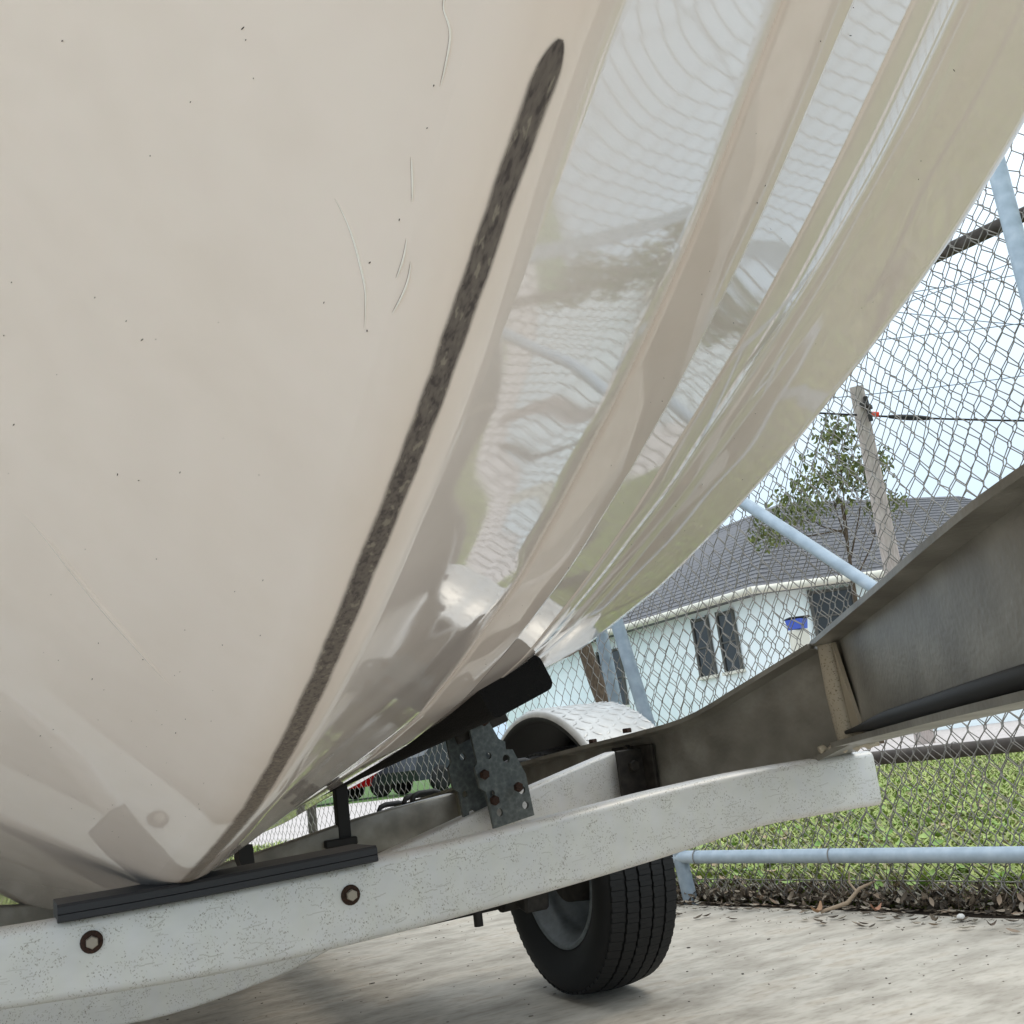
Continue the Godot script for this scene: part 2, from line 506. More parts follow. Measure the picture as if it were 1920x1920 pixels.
# the seven corners of one half section, from the keel out to the chine
func section(a: Array, side: float) -> Array:
	var o := [skin(a, side, 0.0, 0.0), skin(a, side, a[2] * (1.0 if side > 0.0 else LEFT_WIDE), 0.0)]
	var out := func(p: Vector3, deg: float, w: float) -> Vector3:
		return p + (Vector3(side * cos(deg_to_rad(deg)), 0, 0) + UPB * sin(deg_to_rad(deg))) * w
	o.append(out.call(o[1], 12.0, a[3]))
	o.append(o[2] + UPB * 0.012 * minf(1.0, a[3] / 0.055) + Vector3(side * 0.004, 0, 0))
	o.append(out.call(o[3], a[1] - 6.0, a[4]))
	o.append(out.call(o[4], 24.0, a[5]))
	o.append(out.call(o[5], 18.0, a[6]))
	return o

func boat() -> void:
	lay_stations()
	var o := thing("boat", Vector3(MID, 0.55, -2.4), "glossy cream fibreglass boat hull seen from under its bow, resting on the trailer", "boat")
	var bottom := MB.new()
	var strakes := MB.new()
	var tops := MB.new()
	var nose := MB.new()
	for side in [1.0, -1.0]:
		var wide := 1.0 if side > 0.0 else LEFT_WIDE
		var rows := [[], [], [], [], [], [], [], []]
		for i in s_at.size():
			var a: Array = stations[i].duplicate()
			a.append(keel_up[i])
			var n0 := minf(0.04, a[2] * 0.5)
			var q := section(a, side)
			var r := PackedVector3Array()
			for k in 9:
				r.append(skin(a, side, lerpf(n0, a[2] * wide, k / 8.0), 0.0))
			rows[0].append(r)
			# strake bottom: a small cove, the flat, a rounded lip, then the step up to the side panel
			var o1 := UPB * -1.0
			var th: float = 0.25 + 0.75 * smoothstep(-0.2, 0.1, a[0])
			r = PackedVector3Array()
			for c in [[0.0, 0.0], [0.03, 0.0012], [0.07, 0.0018], [0.12, 0.0018], [0.5, 0.0010], [0.93, 0.0003]]:
				r.append(q[1].lerp(q[2], c[0]) + o1 * c[1] * th)
			r.append(q[2].lerp(q[1], 0.02) + UPB * 0.0008)
			r.append(q[2] + UPB * 0.003 * th)
			rows[1].append(r)
			rows[2].append(PackedVector3Array([r[-1], q[2].lerp(q[3], 0.7), q[3]]))
			r = PackedVector3Array()
			for k in 7:
				r.append(q[3].lerp(q[4], k / 6.0))
			rows[3].append(r)
			r = PackedVector3Array()
			for c in [[0.0, 0.0], [0.04, 0.0012], [0.09, 0.0018], [0.5, 0.0012], [0.92, 0.0008], [1.0, -0.001]]:
				r.append(q[4].lerp(q[5], c[0]) + o1 * c[1] * th)
			rows[4].append(r)
			# chine flat with shallow grooves
			r = PackedVector3Array([r[-1]])
			for c in [[0.04, -0.0045], [0.1, -0.005], [0.16, -0.002], [0.2, -0.0035], [0.3, -0.004], [0.36, -0.002], [0.6, -0.0028], [0.68, -0.002], [0.9, -0.001], [0.97, -0.0006], [1.0, -0.004]]:
				r.append(q[5].lerp(q[6], c[0]) + o1 * c[1] * th)
			rows[5].append(r)
			# topsides
			var c0 := r[-1]
			r = PackedVector3Array()
			for c in [[0.0, 0.0], [0.012, 0.03], [0.05, 0.2], [0.1, 0.4], [0.12, 0.6]]:
				r.append(c0 + Vector3(side * c[0], 0, 0) + UPB * c[1])
			rows[6].append(r)
			rows[7].append(PackedVector3Array([r[-1], Vector3(MID, r[-1].y + 0.04, r[-1].z)]))
		var fl: bool = side > 0.0
		bottom.grid(rows[0], [], fl)
		bottom.grid(rows[3], [], fl)
		strakes.grid(rows[1], [], fl)
		strakes.grid(rows[2], [], fl)
		strakes.grid(rows[4], [], fl)
		bottom.grid(rows[5], [], fl)
		tops.grid(rows[6], [], fl)
		tops.grid(rows[7], [], fl)
	# rounded keel between the two bottoms
	var nr := []
	for i in s_at.size():
		var a: Array = stations[i].duplicate()
		a.append(keel_up[i])
		var n0 := minf(0.04, a[2] * 0.5)
		var l := skin(a, -1, n0, 0)
		var k := skin(a, 1, 0, 0)
		var r := skin(a, 1, n0, 0)
		var row := PackedVector3Array()
		for j in 13:
			var t := j / 12.0
			row.append(l.lerp(k, t).lerp(k.lerp(r, t), t))
		nr.append(row)
	nose.grid(nr, [], true)
	# transom
	for side in [1.0, -1.0]:
		var a: Array = stations[-1].duplicate()
		a.append(keel_up[-1])
		var c: Vector3 = section(a, side)[6]
		tops.next()
		tops.quad(skin(a, side, 0, 0), c, c + UPB * 0.75, skin(a, side, 0, 0) + UPB * 1.1)
	part("hull_bottom", bottom.done(), M.gelcoat, o)
	part("keel", nose.done(), M.gelcoat, o)
	part("strake", strakes.done(), M.gelcoat, o)
	part("topside", tops.done(), M.gelcoat, o)
	# worn dark strip along the keel, ragged at its edges
	var strip := MB.new()
	var sr := []
	var su := []
	var s := 0.198
	while s < 1.36:
		var a := station_at(s)
		var n0 := minf(0.04, a[2] * 0.5)
		var l := skin(a, -1, n0, 0)
		var k := skin(a, 1, 0, 0)
		var r := skin(a, 1, n0, 0)
		var row := PackedVector3Array()
		var ur := []
		var hw := lerpf(0.13, 0.18, smoothstep(0.2, 0.75, s))
		for j in 13:
			var t := lerpf(0.5 - hw, 0.5 + hw, j / 12.0)
			var p := l.lerp(k, t).lerp(k.lerp(r, t), t)
			row.append(p + (k - (l + r) * 0.5).normalized() * 0.0006)
			ur.append(Vector2(j / 12.0, (s - 0.198) / 1.165))
		sr.append(row)
		su.append(ur)
		s += 0.004
	strip.grid(sr, su, true)
	part("keel_strip", strip.done(), M.keel_strip, o)
	# fine scratches in the gelcoat of the left bottom, and one reflected line
	var lines := [
		[[0.305, 0.0788], [0.309, 0.073], [0.314, 0.0674], [0.322, 0.061], [0.332, 0.0545], [0.341, 0.0515], [0.35, 0.0492]],
		[[0.299, 0.0415], [0.308, 0.0405], [0.318, 0.041]], [[0.307, 0.0365], [0.315, 0.0355], [0.323, 0.036], [0.334, 0.038]],
		[[0.206, 0.0545], [0.212, 0.0538], [0.219, 0.0478], [0.237, 0.0457]], [[0.268, 0.0496], [0.277, 0.046], [0.284, 0.0438]],
		[[0.623, 0.249], [0.645, 0.2125], [0.676, 0.1728], [0.707, 0.13], [0.738, 0.0887]]]  # a reflection put into the shape as a raised bead
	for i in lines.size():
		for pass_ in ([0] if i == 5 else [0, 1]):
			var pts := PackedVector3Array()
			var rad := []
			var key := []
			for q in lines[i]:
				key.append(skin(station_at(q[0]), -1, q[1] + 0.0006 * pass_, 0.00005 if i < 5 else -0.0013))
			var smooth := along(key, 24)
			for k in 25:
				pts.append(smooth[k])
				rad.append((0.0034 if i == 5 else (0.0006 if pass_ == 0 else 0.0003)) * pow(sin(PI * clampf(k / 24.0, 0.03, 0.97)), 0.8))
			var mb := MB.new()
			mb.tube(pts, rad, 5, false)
			part("reflection_bead" if i == 5 else "scratch", mb.done(), M.gelcoat if i == 5 else (M.scratch_shadow if pass_ == 1 else M.scratch_light), o)  # second pass paints the thin shadow of each scratch
	# specks of dirt stuck to the hull
	var places := []
	var fleck := SphereMesh.new()
	fleck.radius = 0.5
	fleck.height = 1.0
	fleck.radial_segments = 6
	fleck.rings = 3
	for k in 150:
		var side := -1.0 if k < 85 else 1.0
		var q := rng.randf_range(0.2, 1.15)
		var a := station_at(q)
		var q7 := section(a, side)
		var p := skin(a, side, rng.randf_range(0.045, 0.25), 0.0)
		if side > 0.0:
			var f := rng.randf()
			p = q7[1].lerp(q7[2], f) if k < 112 else (q7[5].lerp(q7[6], f) if k < 140 else q7[3].lerp(q7[4], f))
			p += UPB * -0.001
		var b := Basis(Vector3(side, 0.4, 0.2).normalized(), rng.randf() * TAU)
		var sz := rng.randf_range(0.0005, 0.0011)
		places.append(Transform3D(b.scaled(Vector3(sz, sz, sz)) * Basis.from_scale(Vector3(0.6, 0.6, rng.randf_range(1.0, 3.2))), p))
	scatter("dirt_speck", fleck, M.dirt, places, [], o)

# ---------------------------------------------------------------- the trailer
func along(points: Array, n: int) -> Array:
	var c := Curve3D.new()
	for i in points.size():
		var p: Vector3 = points[i]
		var a: Vector3 = points[maxi(i - 1, 0)]
		var b: Vector3 = points[mini(i + 1, points.size() - 1)]
		var d := (b - a).normalized()
		var la := p.distance_to(a) * 0.33
		var lb := p.distance_to(b) * 0.33
		c.add_point(p, -d * la, d * lb)
	var o := []
	for k in n + 1:
		o.append(c.sample_baked(c.get_baked_length() * k / n, true))
	return o

func frames_of(pts: Array, up := Vector3.UP) -> Array:
	var o := []
	for i in pts.size():
		var d: Vector3 = (pts[mini(i + 1, pts.size() - 1)] - pts[maxi(i - 1, 0)]).normalized()
		var x := d.cross(up).normalized()
		var y := x.cross(d).normalized()
		o.append(Transform3D(Basis(x, y, -d), pts[i]))
	return o

func rounded(w: float, h: float, r: float, n := 4) -> PackedVector2Array:
	var o := PackedVector2Array()
	for q in [[1, 1, 0], [-1, 1, 1], [-1, -1, 2], [1, -1, 3]]:
		for k in n + 1:
			var a: float = (q[2] + k / float(n)) * PI / 2
			o.append(Vector2(q[0] * (w / 2 - r) + cos(a) * r, q[1] * (h / 2 - r) + sin(a) * r))
	return o

func hex_bolt(called: String, at: Vector3, out: Vector3, r: float, parent: Node, washer := true, mat: Material = null) -> void:
	var t := Transform3D(Basis.looking_at(out, Vector3.UP if absf(out.y) < 0.9 else Vector3.RIGHT), at)
	t.basis = Basis(-t.basis.z, t.basis.y, t.basis.x)
	var head := MB.new()
	var loop := []
	for x in [0.0, r * 0.75, r * 0.9]:
		var row := PackedVector3Array()
		for k in 7:
			var a := TAU * (k % 6) / 6.0
			var rr := r if x < r * 0.8 else r * 0.85
			row.append(t * Vector3(x + (r * 0.35 if washer else 0.0), cos(a) * rr, sin(a) * rr))
		loop.append(row)
	for k in 6:
		head.grid([loop[0].slice(k, k + 2), loop[1].slice(k, k + 2), loop[2].slice(k, k + 2)])
	head.fan(loop[2].slice(0, 6))
	var h := part(called, head.done(), mat if mat else M.bolt, parent)
	if washer:
		var w := MB.new()
		w.lathe(t, PackedVector2Array([Vector2(0, r * 1.75), Vector2(r * 0.3, r * 1.7), Vector2(r * 0.42, r * 1.5), Vector2(r * 0.4, r * 0.8)]), 20)
		if glob(parent) == Vector3.ZERO or parent.get_parent() != self:
			part("washer", w.done(), M.rusty, parent)
		else:
			part("washer", w.done(), M.rusty, h)

func mirror_x(p: Vector3) -> Vector3:
	return Vector3(2.0 * MID - p.x, p.y, p.z)

func rail_path(side: float) -> Array:
	var top := [Vector3(0.62, 0.826, -0.25), Vector3(0.76, 0.812, -0.54), Vector3(1.0, 0.790, -0.925), Vector3(1.213, 0.768, -1.27), Vector3(1.185, 0.722, -1.42), Vector3(1.152, 0.679, -1.561), Vector3(1.15, 0.652, -1.933), Vector3(1.15, 0.627, -2.296), Vector3(1.15, 0.585, -2.688), Vector3(1.15, 0.509, -3.524), Vector3(1.15, 0.458, -4.03), Vector3(1.15, 0.33, -5.4)]
	var o := []
	for p in top:
		o.append(p - Vector3(0, 0.085, 0) if side > 0 else mirror_x(p - Vector3(0, 0.085, 0)))
	return o

func trailer() -> void:
	var o := thing("boat_trailer", Vector3(MID, 0, -2.4), "weathered aluminium boat trailer with black wheel under the cream hull", "trailer")
	# main rails: I-beams
	var fw := 0.036
	var hh := 0.085
	var ft := 0.008
	var wt := 0.004
	var ibeam := PackedVector2Array([Vector2(-fw, -hh), Vector2(fw, -hh), Vector2(fw, -hh + ft), Vector2(wt, -hh + ft + 0.004), Vector2(wt, hh - ft - 0.004), Vector2(fw, hh - ft), Vector2(fw, hh), Vector2(-fw, hh), Vector2(-fw, hh - ft), Vector2(-wt, hh - ft - 0.004), Vector2(-wt, -hh + ft + 0.004), Vector2(-fw, -hh + ft)])
	for side in [1.0, -1.0]:
		var rp := rail_path(side)
		var mb := MB.new()
		mb.sweep(ibeam, frames_of(along(rp.slice(3), 90)), true, 1.0)
		var rail := part("main_rail", mb.done(), M.alu_dull, o)
		if side > 0.0:
			mb = MB.new()
			mb.sweep(ibeam, frames_of(along(rp.slice(0, 4), 40)), true, 1.0)
			rail_fittings(rail, part("tongue_rail", mb.done(), M.alu_dull, o), o)
	front_crossmember(o)
	rear_crossmembers(o)
	bunks(o)
	axle_and_wheel(o)

func rail_fittings(rail: Node, tongue: Node, o: Node) -> void:
	# welded joint: a half round post against the web and a tapered gusset beside it
	var j := Vector3(1.213, 0.683, -1.27)
	var mb := MB.new()
	var inward := Vector3(-0.85, 0, 0.53)
	var d := Vector3(0.53, 0, 0.85) * -1.0
	mb.tube(PackedVector3Array([j + Vector3(-0.012, 0.076, 0.004), j + Vector3(-0.012, 0.0, 0.004), j + Vector3(-0.006, -0.076, 0.004)]), [0.020, 0.021, 0.021], 16)
	part("joint_post", mb.done(), M.alu_speck, rail)
	mb = MB.new()
	var t := Vector3(0.5, -0.06, -0.85) * -1.0
	var a := j + Vector3(-0.03, 0.074, 0.035)
	var b := j + Vector3(-0.045, 0.074, 0.052)
	var c := j + Vector3(-0.062, -0.01, 0.085)
	var e := j + Vector3(-0.058, -0.074, 0.093)
	var f := j + Vector3(-0.028, -0.074, 0.042)
	for th in [0.0, 0.006]:
		var loop := PackedVector3Array()
		for p in [a, b, c, e, f]:
			loop.append(p + Vector3(-0.8, 0, -0.5) * th)
		mb.fan(loop, th == 0.0)
	var ring := [a, b, c, e, f, a]
	for k in 5:
		var q: Vector3 = Vector3(-0.8, 0, -0.5) * 0.006
		mb.next()
		mb.quad(ring[k], ring[k] + q, ring[k + 1] + q, ring[k + 1])
	part("gusset", mb.done(), M.alu_speck, rail)
	# weld beads under the joint
	mb = MB.new()
	var wp := PackedVector3Array()
	var rr := []
	for k in 15:
		wp.append(Vector3(1.17 + 0.006 * k, 0.596 + 0.002 * sin(k * 1.9), -1.302 + 0.003 * k))
		rr.append(0.006 + 0.002 * sin(k * 2.3))
	mb.tube(wp, rr, 7)
	part("weld_bead", mb.done(), M.alu_speck, rail)
	# added black tube, standing in for the dark shaded gap along the lower flange
	var hp := []
	for q in rail_path(1.0).slice(0, 4):
		hp.append(q + Vector3(-0.022, -0.064, 0.012))
	mb = MB.new()
	var hr := []
	for k in 41:
		hr.append(0.012 * (1.0 - 0.75 * smoothstep(30.0, 40.0, k)))
	mb.tube(PackedVector3Array(along(hp, 40)), hr, 8)
	part("flange_gap_shade", mb.done(), M.black, tongue)
	# angle bracket that takes the second crossmember, with bolts
	mb = MB.new()
	mb.box(Transform3D(Basis(), Vector3(1.137, 0.575, -1.80)), Vector3(0.008, 0.125, 0.15), 0.002)
	mb.box(Transform3D(Basis(), Vector3(1.106, 0.572, -1.765)), Vector3(0.062, 0.12, 0.007), 0.002)
	var br := part("angle_bracket", mb.done(), M.dark_steel, o)
	hex_bolt("bolt", Vector3(1.108, 0.60, -1.760), Vector3(0, 0, 1), 0.011, br, false, M.dark_steel)
	hex_bolt("bolt", Vector3(1.131, 0.63, -1.80), Vector3(-1, 0, 0), 0.011, br, false, M.dark_steel)
	# bolts standing up through the top flange
	for z in [-1.93, -1.79]:
		hex_bolt("flange_bolt", Vector3(1.125, 0.652 if z < -1.9 else 0.664, z), Vector3.UP, 0.010, rail, false, M.rusty)
	# clamps round the rail above the axle
	for z in [-2.36, -2.44, -3.0, -3.075, -3.32]:
		var y: float = 0.585 - (-z - 2.688) * 0.091
		mb = MB.new()
		mb.tube(PackedVector3Array(along([Vector3(1.103, y - 0.2, z), Vector3(1.103, y - 0.02, z), Vector3(1.112, y + 0.012, z), Vector3(1.15, y + 0.016, z), Vector3(1.188, y + 0.012, z), Vector3(1.197, y - 0.02, z), Vector3(1.197, y - 0.2, z)], 24)), 0.0085, 8)
		part("u_bolt", mb.done(), M.black, rail)

func front_crossmember(o: Node) -> void:
	var right := [Vector3(0.198, 0.487, 0), Vector3(0.43, 0.492, 0), Vector3(0.66, 0.505, 0), Vector3(0.915, 0.525, 0), Vector3(1.05, 0.537, 0), Vector3(1.20, 0.541, 0), Vector3(1.316, 0.541, 0)]
	var pts := []
	for i in range(right.size() - 1, 0, -1):
		pts.append(mirror_x(right[i]) + Vector3(0, 0, -1.375))
	for p in right:
		pts.append(p * Vector3(1.0 - 0.03 * smoothstep(1.0, 1.316, p.x), 1, 1) + Vector3(0, 0, -1.375 + 0.055 * smoothstep(0.9, 1.316, p.x)))
	var path := along(pts, 90)
	var mb := MB.new()
	var fr := frames_of(path)
	for i in fr.size():
		var x: float = fr[i].origin.x
		var k := lerpf(0.80, 1.0, smoothstep(-0.2, 0.35, x)) - 0.12 * smoothstep(0.85, 1.1, x)
		fr[i].basis = fr[i].basis * Basis.from_scale(Vector3(1, k, 1))
	# channel: rounded lips in front, hollow behind
	var out := PackedVector2Array()
	var w := 0.05
	var h := 0.098
	# frame x points to the front or back depending on run; run is +x so d x up = +z (towards the camera)
	for q in rounded(w, h, 0.012, 5):
		out.append(q)
	mb.sweep(out, fr, false, 0.74)
	var c := part("front_crossmember", mb.done(), M.alu, o)
	for q in [Vector3(0.4007, 0.5027, -1.349), Vector3(0.0937, 0.5029, -1.349)]:
		hex_bolt("bolt", q, Vector3(0, 0, 1), 0.0072, c)
	# black keel pad lying on it
	var pad := MB.new()
	var pp := []
	for k in 25:
		var x := lerpf(0.058, 0.436, k / 24.0)
		var y := 0.0
		for i in path.size() - 1:
			if path[i].x <= x and path[i + 1].x > x:
				y = lerpf(path[i].y, path[i + 1].y, (x - path[i].x) / (path[i + 1].x - path[i].x))
		var kk := lerpf(0.80, 1.0, smoothstep(-0.2, 0.35, x))
		pp.append(Vector3(x, y + 0.049 * kk + 0.0065, -1.385))
	var fp := frames_of(pp)
	pad.sweep(PackedVector2Array([Vector2(-0.05, -0.009), Vector2(0.05, -0.009), Vector2(0.053, -0.007), Vector2(0.053, -0.0006), Vector2(0.0515, 0.0), Vector2(0.053, 0.0006), Vector2(0.053, 0.008), Vector2(0.050, 0.011), Vector2(-0.05, 0.011)]), fp, true, 1.0)
	part("keel_pad", pad.done(), M.rubber, o)

func rear_crossmembers(o: Node) -> void:
	var pr := PackedVector2Array()
	for q in rounded(0.045, 0.1, 0.006, 3):
		pr.append(q)
	var half := [Vector3(MID, 0.378, -1.81), Vector3(0.38, 0.398, -1.81), Vector3(0.594, 0.458, -1.81), Vector3(0.90, 0.536, -1.81), Vector3(1.10, 0.583, -1.81)]
	var pts := []
	for i in range(half.size() - 1, 0, -1):
		pts.append(mirror_x(half[i]))
	pts.append_array(half)
	var mb := MB.new()
	mb.sweep(pr, frames_of(along(pts, 60)), false, 0.7)
	part("second_crossmember", mb.done(), M.alu, o)
	half = [Vector3(MID, 0.40, -2.72), Vector3(0.5, 0.43, -2.72), Vector3(0.85, 0.49, -2.72), Vector3(1.12, 0.52, -2.72)]
	pts = []
	for i in range(half.size() - 1, 0, -1):
		pts.append(mirror_x(half[i]))
	pts.append_array(half)
	mb = MB.new()
	mb.sweep(pr, frames_of(along(pts, 60)), false, 0.7)
	part("third_crossmember", mb.done(), M.alu_dull, o)

func bracket(o: Node, at: Vector3, lean: float, called := "bunk_bracket") -> void:
	# upright plate with bites out of its edges and bolt holes, cut as a solid
	var comb := CSGCombiner3D.new()
	comb.name = called
	o.add_child(comb, true)
	comb.position = at - glob(o)
	comb.rotation = Vector3(0, 0.12, lean)
	var p := CSGPolygon3D.new()
	p.polygon = PackedVector2Array([Vector2(-0.046, 0.0), Vector2(0.044, 0.0), Vector2(0.046, 0.075), Vector2(0.030, 0.125), Vector2(0.016, 0.128), Vector2(0.018, 0.142), Vector2(0.006, 0.150), Vector2(-0.012, 0.20), Vector2(-0.020, 0.207), Vector2(-0.044, 0.207), Vector2(-0.050, 0.198), Vector2(-0.050, 0.120), Vector2(-0.058, 0.112), Vector2(-0.056, 0.075), Vector2(-0.046, 0.066)])
	p.depth = 0.006
	p.material = M.galv
	p.name = "plate"
	comb.add_child(p, true)
	for q in [[-0.027, 0.024, 0.007], [0.03, 0.022, 0.007], [0.03, 0.05, 0.0075], [0.012, 0.112, 0.0075], [-0.024, 0.126, 0.0065], [-0.034, 0.06, 0.006]]:
		var c := CSGCylinder3D.new()
		c.radius = q[2]
		c.height = 0.04
		c.sides = 18
		c.rotation.x = PI / 2
		c.position = Vector3(q[0], q[1], 0)
		c.operation = CSGShape3D.OPERATION_SUBTRACTION
		c.material = M.galv
		c.name = "hole"
		comb.add_child(c, true)

func bunks(o: Node) -> void:
	for side in [1.0]:
		var a := Vector3(0.742, 0.756, -1.49)
		var b := Vector3(0.79, 0.622, -3.05)
		var tilt := deg_to_rad(20.0)
		var d := (b - a).normalized()
		var x := Vector3(cos(tilt), sin(tilt), 0)
		var y := x.cross(d).normalized() * -1.0
		if y.y < 0.0:
			y = -y
		var fr := []
		for k in 31:
			var t := k / 30.0
			fr.append(Transform3D(Basis(x, y, -d), a.lerp(b, t)))
		var mb := MB.new()
		mb.sweep(rounded(0.125, 0.062, 0.014, 4), fr, false, 1.0)
		part("bunk", mb.done(), M.carpet, o)
	bracket(o, Vector3(0.838, 0.532, -1.755), 0.13)
	bracket(o, Vector3(0.803, 0.535, -1.80), 0.10)
	# bolt heads on the bracket and a short angle under the bunk
	for q in [Vector3(0.792, 0.716, -1.742), Vector3(0.845, 0.592, -1.742), Vector3(0.795, 0.575, -1.742), Vector3(0.781, 0.622, -1.742)]:
		hex_bolt("bracket_bolt", q, Vector3(0.1, 0, 1).normalized(), 0.009, o, false, M.rusty)
	var mb := MB.new()
	mb.box(Transform3D(Basis(Vector3(0, 0, 1), 0.3), Vector3(0.795, 0.713, -1.765)), Vector3(0.11, 0.035, 0.012), 0.002)
	mb.box(Transform3D(Basis(Vector3(0, 0, 1), 0.3), Vector3(0.795, 0.73, -1.785)), Vector3(0.11, 0.006, 0.07), 0.002)
	part("bunk_angle", mb.done(), M.dark_steel, o)
	# post under the rear of the bunk with its foot
	mb = MB.new()
	mb.box(Transform3D(Basis(), Vector3(0.80, 0.55, -2.71)), Vector3(0.034, 0.17, 0.03), 0.003)
	mb.box(Transform3D(Basis(), Vector3(0.785, 0.487, -2.69)), Vector3(0.085, 0.02, 0.02), 0.003)
	part("bunk_post", mb.done(), M.black, o)
	# keel support on the second crossmember
	mb = MB.new()
	mb.sweep(PackedVector2Array([Vector2(-0.024, -0.05), Vector2(0.028, -0.05), Vector2(0.024, -0.012), Vector2(0.004, 0.016), Vector2(0.002, 0.06), Vector2(-0.02, 0.06), Vector2(-0.022, 0.04), Vector2(-0.014, 0.015)]), [Transform3D(Basis(), Vector3(0.374, 0.50, -1.80)), Transform3D(Basis(), Vector3(0.374, 0.50, -1.84))], true, 1.0)
	part("keel_bracket", mb.done(), M.black, o)

func axle_and_wheel(o: Node) -> void:
	var wc := Vector3(1.452, 0.33, -2.65)
	var mb := MB.new()
	var pts := []
	for x in [-0.86, -0.5, 0.0, 0.5, 1.0, 1.27]:
		pts.append(Vector3(x, 0.275 + 0.02 * absf(x - MID), -2.64))
	mb.sweep(rounded(0.065, 0.065, 0.008, 3), frames_of(along(pts, 20)), false, 1.0)
	part("axle", mb.done(), M.dark_steel, o)
	mb = MB.new()
	mb.box(Transform3D(Basis(Vector3.RIGHT, 0.25), Vector3(1.235, 0.325, -2.60)), Vector3(0.07, 0.10, 0.2), 0.006)
	mb.tube(PackedVector3Array([Vector3(1.10, 0.30, -2.592), Vector3(1.10, 0.235, -2.592)]), 0.012, 10)
	mb.tube(PackedVector3Array([Vector3(1.17, 0.295, -2.60), Vector3(1.27, 0.297, -2.60)]), 0.04, 14)
	part("torsion_arm", mb.done(), M.dark_steel, o)
	var wheel := Node3D.new()
	wheel.name = "wheel"
	o.add_child(wheel)
	wheel.position = wc - glob(o)
	var t := Transform3D(Basis(), wc)
	var R := 0.325
	# carcass with grooves, inner side at -x
	var prof := PackedVector2Array()
	var hw := 0.112
	for q in [[-0.072, 0.195], [-0.085, 0.205], [-0.098, 0.222], [-0.108, 0.248], [-0.1105, 0.27], [-0.107, 0.292], [-0.099, 0.308], [-0.088, 0.3155], [-0.05, 0.3165], [0.0, 0.3175], [0.05, 0.3165], [0.088, 0.3155], [0.099, 0.308], [0.107, 0.292], [0.1105, 0.27], [0.108, 0.248], [0.098, 0.222], [0.085, 0.205], [0.072, 0.195]]:
		prof.append(Vector2(q[0], q[1]))
	mb = MB.new()
	mb.lathe(t, prof, 72)
	var tyre := part("tyre", mb.done(), M.tyre, wheel)
	# tread: five ribs of blocks with notched, zigzag edges
	mb = MB.new()
	var n := 76
	var ribs := [[-0.097, -0.062], [-0.055, -0.023], [-0.017, 0.017], [0.023, 0.055], [0.062, 0.097]]
	for k in ribs.size():
		for i in n * 2:
			var a0 := TAU * (i + (0.5 if k % 2 else 0.0)) / (n * 2.0)
			var gap := 0.1 if i % 2 == 0 else 0.03
			var a1 := a0 + TAU / (n * 2.0) * (1.0 - gap)
			var z := 0.0009 if i % 2 == 0 else -0.0009
			var x0: float = ribs[k][0] + z
			var x1: float = ribs[k][1] + z
			var rb := 0.312
			var f := func(x: float, r: float, a: float) -> Vector3: return t * Vector3(x, r * cos(a), r * sin(a))
			var ra := R - 0.008 * pow(absf(x0) / 0.094, 2.2)
			var rc := R - 0.008 * pow(absf(x1) / 0.094, 2.2)
			var p := [f.call(x0, ra, a0), f.call(x1, rc, a0), f.call(x1, rc, a1), f.call(x0, ra, a1), f.call(x0 - 0.001, rb - 0.002, a0), f.call(x1 + 0.001, rb - 0.002, a0), f.call(x1 + 0.001, rb - 0.002, a1), f.call(x0 - 0.001, rb - 0.002, a1)]
			mb.next(); mb.quad(p[0], p[1], p[2], p[3])
			mb.next(); mb.quad(p[4], p[0], p[3], p[7])
			mb.next(); mb.quad(p[1], p[5], p[6], p[2])
			mb.next(); mb.quad(p[4], p[5], p[1], p[0])
			mb.next(); mb.quad(p[3], p[2], p[6], p[7])
	part("tread", mb.done(), M.tyre, tyre, true)
	# rim: barrel seen from the inside
	mb = MB.new()
	mb.lathe(t, PackedVector2Array([Vector2(-0.088, 0.207), Vector2(-0.092, 0.2), Vector2(-0.086, 0.192), Vector2(-0.07, 0.188), Vector2(-0.06, 0.176), Vector2(-0.03, 0.168), Vector2(-0.005, 0.166), Vector2(0.005, 0.15), Vector2(0.03, 0.145), Vector2(0.045, 0.12), Vector2(0.04, 0.04)]), 56)
	mb.next()
	mb.lathe(t, PackedVector2Array([Vector2(0.06, 0.15), Vector2(0.07, 0.188), Vector2(0.086, 0.192), Vector2(0.092, 0.2), Vector2(0.088, 0.207)]), 56)
	part("rim", mb.done(), M.galv_light, wheel)
	mb = MB.new()
	mb.lathe(t, PackedVector2Array([Vector2(-0.10, 0.0), Vector2(-0.10, 0.035), Vector2(-0.06, 0.04), Vector2(-0.055, 0.09), Vector2(0.0, 0.095), Vector2(0.036, 0.09), Vector2(0.04, 0.0)]), 36)
	part("hub", mb.done(), M.dark_steel, wheel)
	# fender: rolled diamond plate over the wheel
	mb = MB.new()
	var rows := []
	var rf := 0.435
	var ax0 := -0.10
	var ax1 := 0.15
	for i in 49:
		var a := deg_to_rad(lerpf(34.0, 172.0, i / 48.0))
		var row := PackedVector3Array()
		for q in [[ax0 + 0.012, rf - 0.034], [ax0 + 0.003, rf - 0.030], [ax0, rf - 0.018], [ax0 + 0.003, rf - 0.006], [ax0 + 0.014, rf], [0.03, rf + 0.001], [ax1 - 0.014, rf], [ax1 - 0.003, rf - 0.006], [ax1, rf - 0.018], [ax1, rf - 0.05]]:
			row.append(wc + Vector3(q[0], sin(a) * q[1], cos(a) * q[1] * 1.0))
		rows.append(row)
	mb.grid(rows)
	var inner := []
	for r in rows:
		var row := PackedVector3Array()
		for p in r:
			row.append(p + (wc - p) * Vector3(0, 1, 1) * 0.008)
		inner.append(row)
	var fender := part("fender", mb.done(), M.plate, o)
	mb = MB.new()
